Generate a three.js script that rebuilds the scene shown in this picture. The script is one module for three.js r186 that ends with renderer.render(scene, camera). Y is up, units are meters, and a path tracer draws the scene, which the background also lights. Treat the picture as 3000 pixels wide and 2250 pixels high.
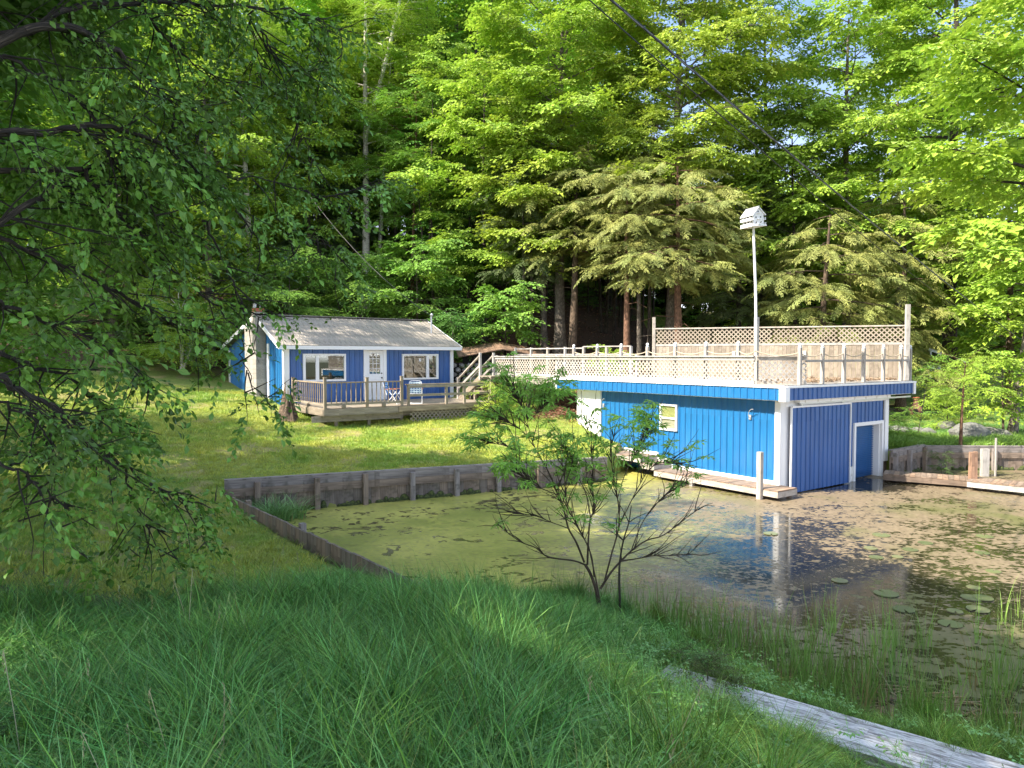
import * as THREE from 'three';
import { mergeGeometries } from 'three/addons/utils/BufferGeometryUtils.js';

// ------------------------------------------------------------------ camera, sky, sun, exposure
const scene = new THREE.Scene();
const EYE = 3.9;                                     // metres above the pond, y = 0
const camera = new THREE.PerspectiveCamera(56.7, 4 / 3, 0.1, 900);
camera.position.set(0, EYE, 0);
camera.rotation.x = THREE.MathUtils.degToRad(-2.2);
const SUN = new THREE.Vector3(-0.92, 0.92, 0.42).normalize();
// late-afternoon sky, deeper blue overhead; pale horizon and sun glow raised to fill shade
{
  const W = 512, H = 256, data = new Float32Array(W * H * 4);
  for (let j = 0; j < H; j++) for (let i = 0; i < W; i++) {
    const up = ((j + 0.5) / H - 0.5) * Math.PI, az = ((i + 0.5) / W - 0.5) * 2 * Math.PI, y = Math.sin(up), d = new THREE.Vector3(Math.cos(az) * Math.cos(up), y, Math.sin(az) * Math.cos(up));
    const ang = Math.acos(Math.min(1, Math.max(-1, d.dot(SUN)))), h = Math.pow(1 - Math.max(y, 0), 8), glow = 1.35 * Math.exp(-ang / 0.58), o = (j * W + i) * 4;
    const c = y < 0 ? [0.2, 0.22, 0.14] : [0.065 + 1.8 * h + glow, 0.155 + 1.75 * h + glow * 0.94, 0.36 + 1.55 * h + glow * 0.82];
    data[o] = c[0]; data[o + 1] = c[1]; data[o + 2] = c[2]; data[o + 3] = 1;
  }
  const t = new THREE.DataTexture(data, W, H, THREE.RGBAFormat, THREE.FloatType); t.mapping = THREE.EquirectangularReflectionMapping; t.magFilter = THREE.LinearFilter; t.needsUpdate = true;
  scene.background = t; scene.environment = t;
}
const sun = new THREE.DirectionalLight(new THREE.Color(1, 0.905, 0.77), 4.3);
sun.position.copy(SUN).multiplyScalar(90);
sun.castShadow = true;
sun.shadow.radius = 1;
Object.assign(sun.shadow.camera, { left: -60, right: 60, top: 60, bottom: -60, far: 260 });
sun.shadow.mapSize.set(4096, 4096);
scene.add(sun);
const renderer = new THREE.WebGLRenderer({ antialias: true });
renderer.toneMapping = THREE.LinearToneMapping;
renderer.toneMappingExposure = 2.95;
renderer.shadowMap.enabled = true;

// ------------------------------------------------------------------ helpers
const V = (x, y, z) => new THREE.Vector3(x, y, z);
function mulberry(a) { return () => { a = (a + 0x6d2b79f5) | 0; let t = Math.imul(a ^ (a >>> 15), 1 | a); t = (t + Math.imul(t ^ (t >>> 7), 61 | t)) ^ t; return ((t ^ (t >>> 14)) >>> 0) / 4294967296; }; }
const lerp = THREE.MathUtils.lerp, clamp = THREE.MathUtils.clamp, sstep = (a, b, x) => { const t = clamp((x - a) / (b - a), 0, 1); return t * t * (3 - 2 * t); };
const F = 2085;                                      // the photograph's focal length in its pixels, 3000 x 2250
// the point that the pixel shows when it lies at that depth (used to survey the place)
const tilt = THREE.MathUtils.degToRad(-2.2);
function at(px, py, d) { const u = (px - 1500) / F, v = (1045 - py) / F; return V(u * d, EYE + v * d, -d); }
const taken = new Map();
function numbered(name) { const n = taken.get(name) ?? 0; taken.set(name, n + 1); return n ? name + '_' + String(n).padStart(3, '0') : name; }
function tag(o, label, category, group, kind) { if (label) o.userData.label = label; if (category) o.userData.category = category; if (group) o.userData.group = group; if (kind) o.userData.kind = kind; return o; }
function thing(name, label, category, p = [0, 0, 0], ry = 0, group, kind) {
  const o = new THREE.Group(); o.name = numbered(name); o.position.set(...p); o.rotation.y = ry; scene.add(o);
  return tag(o, label, category, group, kind);
}
function part(name, parent, geo, mat, p, r, label) {
  const m = new THREE.Mesh(geo, mat); m.name = name; if (p) m.position.set(...p); if (r) m.rotation.set(...r);
  if (label) m.userData.label = label;
  parent.add(m); return m;
}
const TH = THREE.MathUtils.degToRad(35.7), E1 = V(Math.cos(TH), 0, -Math.sin(TH)), E2 = V(-Math.sin(TH), 0, -Math.cos(TH));

// boxes with uv in metres, the grain along their longest side
const boxes = new Map();
function bx(w, h, l, var_ = 0) {
  const key = [w.toFixed(3), h.toFixed(3), l.toFixed(3), var_].join();
  if (!boxes.has(key)) {
    const g = new THREE.BoxGeometry(w, h, l), p = g.attributes.position, n = g.attributes.normal, uv = g.attributes.uv, dims = [w, h, l], long = dims.indexOf(Math.max(...dims));
    for (let i = 0; i < p.count; i++) {
      const c = [p.getX(i), p.getY(i), p.getZ(i)], nn = [n.getX(i), n.getY(i), n.getZ(i)], face = nn.findIndex((v) => Math.abs(v) > 0.5), rest = [0, 1, 2].filter((k) => k !== face);
      const a = rest.includes(long) ? long : rest[0], b = rest.find((k) => k !== a);
      uv.setXY(i, c[b] + var_ * 0.37 + face * 0.21, c[a] + var_ * 1.73);
    }
    boxes.set(key, g);
  }
  return boxes.get(key);
}
// a bar from a to b, w wide (sideways) and h high
function bar(name, parent, a, b, w, h, mat, var_ = 0, along = null) { // along: the way its height side runs, for upright bars
  const d = b.clone().sub(a), L = d.length(), x = d.clone().normalize(), up = along ?? (Math.abs(x.y) > 0.95 ? V(0, 0, 1) : V(0, 1, 0)), z = x.clone().cross(up).normalize(), y = z.clone().cross(x);
  const m = part(name, parent, bx(L, h, w, var_), mat);
  m.quaternion.setFromRotationMatrix(new THREE.Matrix4().makeBasis(x, y, z)); m.position.copy(a).add(b).multiplyScalar(0.5);
  return m;
}
function barGeo(a, b, w, h) {
  const d = b.clone().sub(a), L = d.length(), x = d.clone().normalize(), up = Math.abs(x.y) > 0.95 ? V(0, 0, 1) : V(0, 1, 0), z = x.clone().cross(up).normalize(), y = z.clone().cross(x);
  return bx(L, h, w).clone().applyMatrix4(new THREE.Matrix4().makeBasis(x, y, z).setPosition(a.clone().add(b).multiplyScalar(0.5)));
}
// a tapering tube through points
function tube(pts, radii, sides = 6, vScale = 1) {
  const pos = [], nor = [], uv = [], idx = [], n = pts.length; let len = 0, side = null;
  for (let i = 0; i < n; i++) {
    const t = pts[Math.min(i + 1, n - 1)].clone().sub(pts[Math.max(i - 1, 0)]).normalize();
    if (!side) side = Math.abs(t.y) > 0.9 ? V(1, 0, 0) : V(0, 1, 0);
    side = side.clone().addScaledVector(t, -side.dot(t)).normalize(); const bi = t.clone().cross(side);
    if (i) len += pts[i].distanceTo(pts[i - 1]);
    const r = typeof radii === 'function' ? radii(i / (n - 1)) : radii[i] ?? radii[radii.length - 1];
    for (let k = 0; k <= sides; k++) {
      const a = (k / sides) * Math.PI * 2, c = Math.cos(a), s = Math.sin(a);
      const nx = side.x * c + bi.x * s, ny = side.y * c + bi.y * s, nz = side.z * c + bi.z * s;
      pos.push(pts[i].x + nx * r, pts[i].y + ny * r, pts[i].z + nz * r); nor.push(nx, ny, nz); uv.push((k / sides) * Math.max(1, Math.round(r * 6.3 / 0.5)), len * vScale);
    }
    if (i) for (let k = 0; k < sides; k++) { const a = (i - 1) * (sides + 1) + k, b = a + sides + 1; idx.push(a, a + 1, b, b, a + 1, b + 1); }
  }
  const g = new THREE.BufferGeometry();
  g.setAttribute('position', new THREE.Float32BufferAttribute(pos, 3)); g.setAttribute('normal', new THREE.Float32BufferAttribute(nor, 3)); g.setAttribute('uv', new THREE.Float32BufferAttribute(uv, 2)); g.setIndex(idx);
  return g;
}
const spline = (pts, n) => new THREE.CatmullRomCurve3(pts).getPoints(n);
const cyl = (r0, r1, h, s = 12) => new THREE.CylinderGeometry(r0, r1, h, s);
const plain = (g) => { const q = g.index ? g.toNonIndexed() : g; for (const k of Object.keys(q.attributes)) if (!['position', 'normal', 'uv'].includes(k)) q.deleteAttribute(k); return q; };
const merge = (list) => mergeGeometries(list.map(plain));

// noise
const NT = new Float32Array(65536); { const r = mulberry(11); for (let i = 0; i < 65536; i++) NT[i] = r(); }
function vn(x, y) { const xi = Math.floor(x), yi = Math.floor(y), fx = x - xi, fy = y - yi, u = fx * fx * (3 - 2 * fx), v = fy * fy * (3 - 2 * fy), a = xi & 255, b = (xi + 1) & 255, c = (yi & 255) << 8, d = ((yi + 1) & 255) << 8; return lerp(lerp(NT[a | c], NT[b | c], u), lerp(NT[a | d], NT[b | d], u), v); }
function fbm(x, y, o = 4) { let s = 0, a = 0.5, t = 0; for (let i = 0; i < o; i++) { s += a * vn(x + i * 17.3, y + i * 9.1); t += a; x *= 2.03; y *= 2.03; a *= 0.5; } return s / t; }

// textures: f(u, v) gives linear rgb, stored as sRGB bytes
const enc = (c) => { c = clamp(c, 0, 1); return 255 * (c <= 0.0031308 ? 12.92 * c : 1.055 * Math.pow(c, 1 / 2.4) - 0.055); };
function tex(w, h, f, srgb = true, repeat = true) {
  const data = new Uint8Array(w * h * 4);
  for (let j = 0; j < h; j++) for (let i = 0; i < w; i++) { const c = f((i + 0.5) / w, (j + 0.5) / h), o = (j * w + i) * 4; for (let k = 0; k < 3; k++) data[o + k] = srgb ? enc(c[k]) : clamp(c[k], 0, 1) * 255; data[o + 3] = 255; }
  const t = new THREE.DataTexture(data, w, h); t.magFilter = THREE.LinearFilter; t.minFilter = THREE.LinearMipmapLinearFilter; t.wrapS = t.wrapT = repeat ? THREE.RepeatWrapping : THREE.ClampToEdgeWrapping;
  if (srgb) t.colorSpace = THREE.SRGBColorSpace; t.needsUpdate = true; return t;
}
const rgb = (r, g, b) => new THREE.Color().setRGB(r, g, b);
const mix3 = (a, b, t) => [lerp(a[0], b[0], t), lerp(a[1], b[1], t), lerp(a[2], b[2], t)];
// periodic grain for wood: fine streaks along v, a few knots and stains
function woodTex(seed, light, dark, stain, amount) {
  return tex(256, 512, (u, v) => {
    const g = fbm(u * 40 + seed, v * 3 + seed, 3), f = fbm(u * 9 + seed * 3, v * 1.4, 3), s = fbm(u * 3 + seed * 7, v * 5 + seed, 4), k = vn(u * 90 + seed, v * 6);
    let c = mix3(dark, light, clamp(0.15 + g * 0.75 + (f - 0.5) * 0.9, 0, 1));
    c = mix3(c, stain, sstep(0.52, 0.75, s) * amount);
    return k > 0.93 ? c.map((x) => x * 0.55) : c;
  });
}
const std = (o) => new THREE.MeshStandardMaterial({ roughness: 0.8, ...o });
const phys = (o) => new THREE.MeshPhysicalMaterial({ roughness: 0.8, ...o });
const M = {};
const greyWood = woodTex(1, [0.40, 0.345, 0.27], [0.17, 0.14, 0.105], [0.11, 0.095, 0.07], 0.5);
M.wood = [0, 1, 2].map((k) => std({ map: greyWood, bumpMap: greyWood, bumpScale: 0.002, color: [rgb(1, 1, 1), rgb(0.85, 0.83, 0.8), rgb(1.0, 0.93, 0.83)][k], roughness: 0.85 }));
const paleWood = woodTex(2, [0.50, 0.475, 0.44], [0.29, 0.27, 0.25], [0.19, 0.175, 0.155], 0.45);
M.pale = [0, 1, 2].map((k) => std({ map: paleWood, color: [rgb(1, 1, 1), rgb(0.88, 0.86, 0.84), rgb(1, 0.95, 0.88)][k] }));
const wallWood = woodTex(4, [0.36, 0.32, 0.29], [0.13, 0.11, 0.10], [0.055, 0.055, 0.04], 0.6);
M.seawall = [0, 1, 2].map((k) => std({ map: wallWood, bumpMap: wallWood, bumpScale: 0.003, color: [rgb(1, 1, 1.02), rgb(0.72, 0.68, 0.63), rgb(0.9, 0.78, 0.66)][k], roughness: 0.9 }));
const dockWood = woodTex(5, [0.36, 0.27, 0.20], [0.15, 0.11, 0.085], [0.09, 0.07, 0.05], 0.5);
M.dock = [0, 1, 2].map((k) => std({ map: dockWood, bumpMap: dockWood, bumpScale: 0.002, color: [rgb(1, 1, 1), rgb(0.8, 0.78, 0.76), rgb(1.15, 1.05, 0.95)][k] }));
const chip = tex(256, 1024, (u, v) => { const g = fbm(u * 44, v * 5, 4), f = fbm(u * 26 + 4, v * 7, 4), s = fbm(u * 60, v * 14 + 3, 3); let c = mix3([0.66, 0.64, 0.61], [0.42, 0.40, 0.375], sstep(0.4, 0.7, g)); c = mix3(c, [0.20, 0.175, 0.155], sstep(0.52, 0.66, f) * 0.7); return mix3(c, [0.13, 0.115, 0.105], sstep(0.64, 0.74, s) * 0.7); });
M.chip = std({ map: chip, bumpMap: chip, bumpScale: 0.004, roughness: 0.9 });
const steel = (base, seed, r) => { const t = tex(256, 256, (u, v) => { const a = fbm(u * 6 + seed, v * 2, 4), b = fbm(u * 40, v * 3 + seed, 3), k = sstep(0.55, 0.75, fbm(u * 22 + seed, v * 1.5 + 3, 3)), f = fbm(u * 3, v * 3 + seed, 4); return base.map((c, i) => lerp(c * (0.72 + 0.4 * a + 0.2 * (b - 0.5)), [0.12, 0.17, 0.28][i], 0.10 * k + 0.12 * sstep(0.5, 0.8, f))); }); return std({ map: t, roughness: r }); };
M.blue = [[0.009, 0.145, 0.36], [0.009, 0.135, 0.34], [0.011, 0.152, 0.375]].map((c, i) => steel(c, 3 + i * 5, 0.42));  // sunlit copy of the blue steel, for walls facing the sun
M.blueShaded = [[0.036, 0.12, 0.35], [0.034, 0.112, 0.33], [0.04, 0.126, 0.36]].map((c, i) => steel(c, 8 + i * 7, 0.42)); M.rollDoor = steel([0.03, 0.16, 0.42], 31, 0.4);  // copy of the blue steel for shaded fronts, shade put into its colour
M.white = std({ color: rgb(0.80, 0.80, 0.80), roughness: 0.5 });
M.whiteOld = std({ map: tex(128, 256, (u, v) => { const g = fbm(u * 6, v * 6, 4), s = fbm(u * 30, v * 3, 3); return mix3([0.78, 0.77, 0.74], [0.5, 0.47, 0.42], sstep(0.5, 0.75, g) * 0.6 + sstep(0.6, 0.8, s) * 0.3); }), roughness: 0.6 });
M.roof = std({ map: tex(512, 512, (u, v) => { const g = fbm(u * 5, v * 5, 5), s = fbm(u * 60, v * 4, 3), d = fbm(u * 24 + 9, v * 24, 3); const c = mix3([0.33, 0.295, 0.255], [0.20, 0.18, 0.155], sstep(0.35, 0.7, g) * 0.7 + (s - 0.5) * 0.5); return d > 0.66 ? mix3(c, [0.13, 0.10, 0.07], 0.5) : c; }), roughness: 0.62, metalness: 0.0 });
M.glass = phys({ color: rgb(0.95, 0.97, 0.96), transmission: 1, thickness: 0, roughness: 0.0, ior: 2.0 });
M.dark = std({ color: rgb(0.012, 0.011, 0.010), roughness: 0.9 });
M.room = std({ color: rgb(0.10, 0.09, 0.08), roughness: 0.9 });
M.black = std({ color: rgb(0.02, 0.02, 0.02), roughness: 0.5 });
M.galv = std({ color: rgb(0.55, 0.56, 0.58), roughness: 0.35, metalness: 0.6 });
M.block = [0, 1, 2].map((k) => std({ map: tex(128, 128, (u, v) => { const g = fbm(u * 20 + k * 5, v * 20, 4); return [0.34 + 0.16 * (g - 0.5), 0.315 + 0.15 * (g - 0.5), 0.285 + 0.14 * (g - 0.5)]; }), color: rgb(1 - k * 0.08, 1 - k * 0.08, 1 - k * 0.09), roughness: 0.95 }));
M.brick = std({ color: rgb(0.42, 0.13, 0.075), roughness: 0.9 });
const barkT = tex(256, 512, (u, v) => { const r = Math.abs(fbm(u * 18, v * 5, 4) - 0.5) * 4, g = fbm(u * 5 + 3, v * 9, 4); return [1, 1, 1].map((_, k) => clamp(0.25 + 0.55 * r + 0.5 * (g - 0.4), 0.06, 1) * [1, 0.93, 0.85][k]); });
const bark = (r, g, b) => std({ map: barkT, bumpMap: barkT, bumpScale: 0.02, color: rgb(r, g, b), roughness: 0.95 });
M.barkGrey = bark(0.30, 0.27, 0.235); M.barkDark = bark(0.11, 0.095, 0.08); M.barkRed = bark(0.30, 0.17, 0.115); M.barkBrown = bark(0.20, 0.15, 0.11);
const birchT = tex(128, 512, (u, v) => { const a = fbm(u * 4, v * 60, 3), g = fbm(u * 4 + 2, v * 6, 4); return mix3([0.62, 0.58, 0.50], [0.22, 0.19, 0.16], sstep(0.62, 0.72, a) * 0.7 + sstep(0.5, 0.75, g) * 0.5); });
M.barkPale = std({ map: birchT, roughness: 0.9 });
const leafMat = (trans = 0.38) => phys({ color: rgb(1, 1, 1), roughness: 1, transmission: trans, thickness: 0, side: THREE.DoubleSide, specularIntensity: 0.5 });
M.leaf = leafMat(); M.leafNear = phys({ color: rgb(1, 1, 1), roughness: 1, transmission: 0.3, thickness: 0, side: THREE.DoubleSide });
M.grassTall = std({ color: rgb(1, 1, 1), roughness: 0.42, side: THREE.DoubleSide }); M.leafGloss = phys({ color: rgb(1, 1, 1), roughness: 0.42, specularIntensity: 0.6, side: THREE.DoubleSide });
M.grass = M.grassTall; M.needle = std({ color: rgb(1, 1, 1), roughness: 0.7, side: THREE.DoubleSide }); M.leafFar = std({ color: rgb(1, 1, 1), roughness: 0.7, side: THREE.DoubleSide });

// ribbed steel strip: x 0..w, y 0..h, outward +z, a rib along its left edge
const strips = new Map();
function strip(w, h, rib = true, rh = 0.028) {
  const key = [w.toFixed(3), h.toFixed(3), rib, rh].join();
  if (!strips.has(key)) {
    const s = new THREE.Shape(); s.moveTo(0, -0.012); s.lineTo(w, -0.012); s.lineTo(w, 0);
    if (rib && w > 0.08) { if (w > 0.16) { s.lineTo(w * 0.5 + 0.022, 0); s.lineTo(w * 0.5 + 0.008, 0.004); s.lineTo(w * 0.5 - 0.008, 0.004); s.lineTo(w * 0.5 - 0.022, 0); } s.lineTo(0.052, 0); s.lineTo(0.036, rh); s.lineTo(0.010, rh); s.lineTo(0, 0.002); } else s.lineTo(0, 0);
    s.closePath();
    const g = new THREE.ExtrudeGeometry(s, { depth: h, bevelEnabled: false }); g.rotateX(-Math.PI / 2);
    g.scale(1, 1, -1); g.index = null; // mirrored so that the rib looks outward: flip the winding
    const p = g.attributes.position.array, n = g.attributes.normal.array, u = g.attributes.uv.array;
    for (let i = 0; i < p.length; i += 9) for (let k = 0; k < 3; k++) { [p[i + 3 + k], p[i + 6 + k]] = [p[i + 6 + k], p[i + 3 + k]]; [n[i + 3 + k], n[i + 6 + k]] = [n[i + 6 + k], n[i + 3 + k]]; }
    for (let i = 0; i < p.length / 3; i++) { u[2 * i] = p[3 * i] + w * 0.77; u[2 * i + 1] = p[3 * i + 1] * 0.5; }
    g.computeVertexNormals();
    strips.set(key, g);
  }
  return strips.get(key);
}
// a wall of such strips with openings [u0, u1, y0, y1]
function panelWall(parent, o, ry, w, h, mat, { pitch = 0.229, open = [], name = 'wall_panel', y0 = 0 } = {}) {
  const cuts = new Set([0, w]); for (let x = pitch; x < w - 0.02; x += pitch) cuts.add(+x.toFixed(4)); for (const q of open) { cuts.add(clamp(q[0], 0, w)); cuts.add(clamp(q[1], 0, w)); }
  const xs = [...cuts].sort((a, b) => a - b), c = Math.cos(ry), s = Math.sin(ry);
  for (let i = 0; i + 1 < xs.length; i++) {
    const a = xs[i], b = xs[i + 1]; if (b - a < 0.004) continue;
    const hit = open.filter((q) => a >= q[0] - 1e-3 && b <= q[1] + 1e-3).sort((p, q) => p[2] - q[2]); let y = y0; const spans = [];
    for (const q of hit) { if (q[2] > y) spans.push([y, q[2]]); y = Math.max(y, q[3]); }
    if (y < h) spans.push([y, h]);
    const rib = Math.abs(a / pitch - Math.round(a / pitch)) < 1e-3;
    for (const [p, q] of spans) part(name, parent, strip(b - a - 0.001, q - p, rib), Array.isArray(mat) ? mat[(Math.floor(i / 4) * 7 + (i & 1)) % 3] : mat, [o[0] + a * c, o[1] + p, o[2] - a * s], [0, ry, 0]);
  }
}

// ------------------------------------------------------------------ the lie of the land: surveyed heights [x, distance, height]
const SPOTS = [
  [0, 0, 2.3], [-4, 0, 2.35], [4, 0, 1.9], [0, 3, 1.9], [-3, 3, 2.0], [3, 3.5, 1.0], [2.5, 4.8, 0.45], [3.3, 4.2, 0.45], [1.7, 5.7, 0.62], [5, 3.8, 0.4], [1.8, 3.2, 1.45], [-6, 5, 1.9], [-3, 6, 1.45], [0, 6, 1.25], [2.2, 7, 0.4], [3, 6, 0.45], [4, 5.5, 0.35], [0, 9, 0.5], [-2, 9, 0.85], [-4, 9, 0.8], [-6, 9, 1.05],
  [-2.2, 10.4, 0.4], [-1.2, 9.6, 0.45], [-4.4, 12.9, 0.33], [-6.8, 15.9, 0.38], [-8, 18, 0.78], [-9, 13, 0.85], [-14, 12, 1.6], [-0.8, 11.2, 0.0], [1.38, 10.9, 0.0], [2.2, 9.6, 0.0], [3, 8.45, 0.0], [3.8, 7.4, 0.0], [4.9, 6.9, 0.0], [7, 6.2, 0.0], [12, 5.5, 0.0], [20, 5, 0], [8, 3, 0.6], [14, 2, 1.2],
  [-5, 18.7, 0.76], [0, 21.3, 0.7], [2.8, 23, 0.66], [-8, 20, 0.95], [-4, 23, 1.0], [-1, 25, 1.1], [-7, 26, 1.3], [-8.6, 26.8, 1.62], [-3, 27.5, 1.3], [0, 28.5, 1.4], [-10.5, 30, 2.15], [-14, 33, 2.5], [-13, 24, 1.6], [-18, 28, 2.7], [-16, 40, 3.6], [-6, 30, 1.6], [-5, 33, 1.8], [-9, 36, 2.2], [-13, 36, 2.6],
  [2.2, 25.6, 0.85], [2.3, 27.5, 1.7], [2.8, 30, 2.45], [0.8, 30.5, 2.2], [5, 30, 2.4], [8, 27.5, 1.2], [12, 25.6, 0.8], [14, 25, 0.78], [18, 25, 0.78], [24, 25, 0.85], [17, 32, 1.0], [14, 31, 1.1], [24, 33, 1.3], [18, 45, 3.0], [30, 45, 3.4], [10, 37, 2.6], [3, 36, 3.2],
  [-3, 39, 3.6], [-8, 43, 5.4], [0, 46, 7.2], [-10, 51, 9.6], [0, 56, 11.5], [-20, 55, 10.5], [-30, 45, 8], [10, 46, 5], [12, 56, 7.5], [0, 70, 15], [-20, 70, 16], [15, 70, 9], [30, 70, 6], [30, 100, 8], [0, 100, 18], [-40, 100, 18], [60, 60, 4], [60, 25, 1], [-40, 20, 4], [-40, 0, 4], [-15, -6, 2.5], [15, -8, 2], [0, -20, 2.4], [60, 0, 1.5], [0, 220, 18], [-140, 100, 18], [140, 100, 10], [140, 0, 2], [-140, 0, 6], [0, -120, 3],
];
const fit = (() => {                                 // multiquadric interpolation through the spots
  const n = SPOTS.length, A = SPOTS.map((p) => [...SPOTS.map((q) => Math.sqrt((p[0] - q[0]) ** 2 + (p[1] - q[1]) ** 2 + 0.6)), 1, p[2]]);
  A.push([...SPOTS.map(() => 1), 0, 0]);
  const N = n + 1;
  for (let c = 0; c < N; c++) {
    let p = c; for (let r = c + 1; r < N; r++) if (Math.abs(A[r][c]) > Math.abs(A[p][c])) p = r;
    [A[c], A[p]] = [A[p], A[c]];
    for (let r = 0; r < N; r++) if (r !== c) { const k = A[r][c] / A[c][c]; if (k) for (let j = c; j <= N; j++) A[r][j] -= k * A[c][j]; }
  }
  return A.map((r, i) => r[N] / r[i]);
})();
const land = (x, d) => { let y = fit[SPOTS.length]; for (let i = 0; i < SPOTS.length; i++) { const p = SPOTS[i]; y += fit[i] * Math.sqrt((x - p[0]) ** 2 + (d - p[1]) ** 2 + 0.6); } return y; };
const S0 = [-7.0, 17.2], S1 = [2.95, 22.25], L1 = [-1.19, 10.06];   // corner and ends of the two timber walls
const POND = [[-7.0, 17.3], [-1.3, 10.06], [-0.8, 11.1], [0.3, 11.15], [1.38, 10.9], [2.2, 9.6], [3, 8.45], [3.8, 7.4], [4.9, 6.9], [7, 6.2], [12, 5.5], [20, 5], [60, 4], [60, 24], [20, 24.4], [14.3, 24.75], [12.6, 23.55], [12.0, 24.7], [4.2, 25.6], [2.95, 22.4], [-0.08, 20.85]];
function pondDist(x, d) {                            // > 0 inside
  let m = 1e9, inside = false;
  for (let i = 0, j = POND.length - 1; i < POND.length; j = i++) {
    const [ax, ay] = POND[j], [bx_, by] = POND[i], ex = bx_ - ax, ey = by - ay, t = clamp(((x - ax) * ex + (d - ay) * ey) / (ex * ex + ey * ey), 0, 1);
    m = Math.min(m, Math.hypot(x - ax - t * ex, d - ay - t * ey));
    if ((ay > d) !== (by > d) && x < ((bx_ - ax) * (d - ay)) / (by - ay) + ax) inside = !inside;
  }
  return inside ? m : -m;
}
function gh(x, d) {
  let y = land(x, d) + (vn(x * 0.9 + 40, d * 0.9) - 0.5) * 0.09;
  if (d < 26 && d > 3 && x > -9) { const s = pondDist(x, d); if (s > -0.6) y = s > 0 ? lerp(y, -0.9, sstep(0, 0.28, s)) : y; }
  return y;
}
// what covers the ground: 0..1 lawn, litter, mulch, soil
function cover(x, d) {
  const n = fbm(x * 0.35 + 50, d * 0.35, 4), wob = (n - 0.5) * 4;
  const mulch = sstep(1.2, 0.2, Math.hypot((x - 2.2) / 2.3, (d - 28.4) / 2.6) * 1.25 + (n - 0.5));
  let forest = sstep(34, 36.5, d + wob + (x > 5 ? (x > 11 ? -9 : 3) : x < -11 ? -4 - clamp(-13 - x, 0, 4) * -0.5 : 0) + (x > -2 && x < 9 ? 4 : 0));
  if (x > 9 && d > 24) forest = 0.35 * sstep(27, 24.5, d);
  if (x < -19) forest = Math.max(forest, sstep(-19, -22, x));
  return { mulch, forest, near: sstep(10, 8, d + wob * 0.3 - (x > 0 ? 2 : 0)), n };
}
{
  const xs = [], ds = [];
  for (let x = -170; x < -30; x += 20) xs.push(x); for (let x = -30; x < -9; x += 1) xs.push(x); for (let x = -9; x < 16; x += 0.2) xs.push(x); for (let x = 16; x < 36; x += 1) xs.push(x); for (let x = 36; x <= 176; x += 20) xs.push(x);
  for (let d = -130; d < -6; d += 20) ds.push(d); for (let d = -6; d < 5; d += 0.5) ds.push(d); for (let d = 5; d < 26; d += 0.2) ds.push(d); for (let d = 26; d < 70; d += 1) ds.push(d); for (let d = 70; d <= 290; d += 20) ds.push(d);
  const pos = [], uv = [], idx = [];
  for (const d of ds) for (const x of xs) { pos.push(x, gh(x, d), -d); uv.push((x + 30) / 64, (d + 6) / 64); }
  for (let j = 0; j + 1 < ds.length; j++) for (let i = 0; i + 1 < xs.length; i++) { const a = j * xs.length + i, b = a + xs.length; idx.push(a, a + 1, b, b, a + 1, b + 1); }
  const g = new THREE.BufferGeometry(); g.setAttribute('position', new THREE.Float32BufferAttribute(pos, 3)); g.setAttribute('uv', new THREE.Float32BufferAttribute(uv, 2)); g.setIndex(idx); g.computeVertexNormals();
  const map = tex(2048, 2048, (u, v) => {
    const x = u * 64 - 30, d = v * 64 - 6, c = cover(x, d), f = vn(x * 9, d * 9), h = vn(x * 26 + 7, d * 26), b = fbm(x * 1.3 + 9, d * 1.3, 3);
    let col = mix3([0.13, 0.20, 0.03], [0.26, 0.28, 0.05], clamp(0.5 * f + 0.5 * b, 0, 1));
    col = mix3(col, [0.30, 0.22, 0.11], sstep(0.55, 0.68, b) * 0.55);
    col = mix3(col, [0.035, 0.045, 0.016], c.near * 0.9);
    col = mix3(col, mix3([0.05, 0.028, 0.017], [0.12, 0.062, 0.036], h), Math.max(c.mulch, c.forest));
    const s = 0.72 + 0.56 * h; return [col[0] * s, col[1] * s, col[2] * s];
  }, true, false);
  const o = part('ground', scene, g, std({ map, roughness: 0.95 })); o.userData.kind = 'structure';
}
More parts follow.
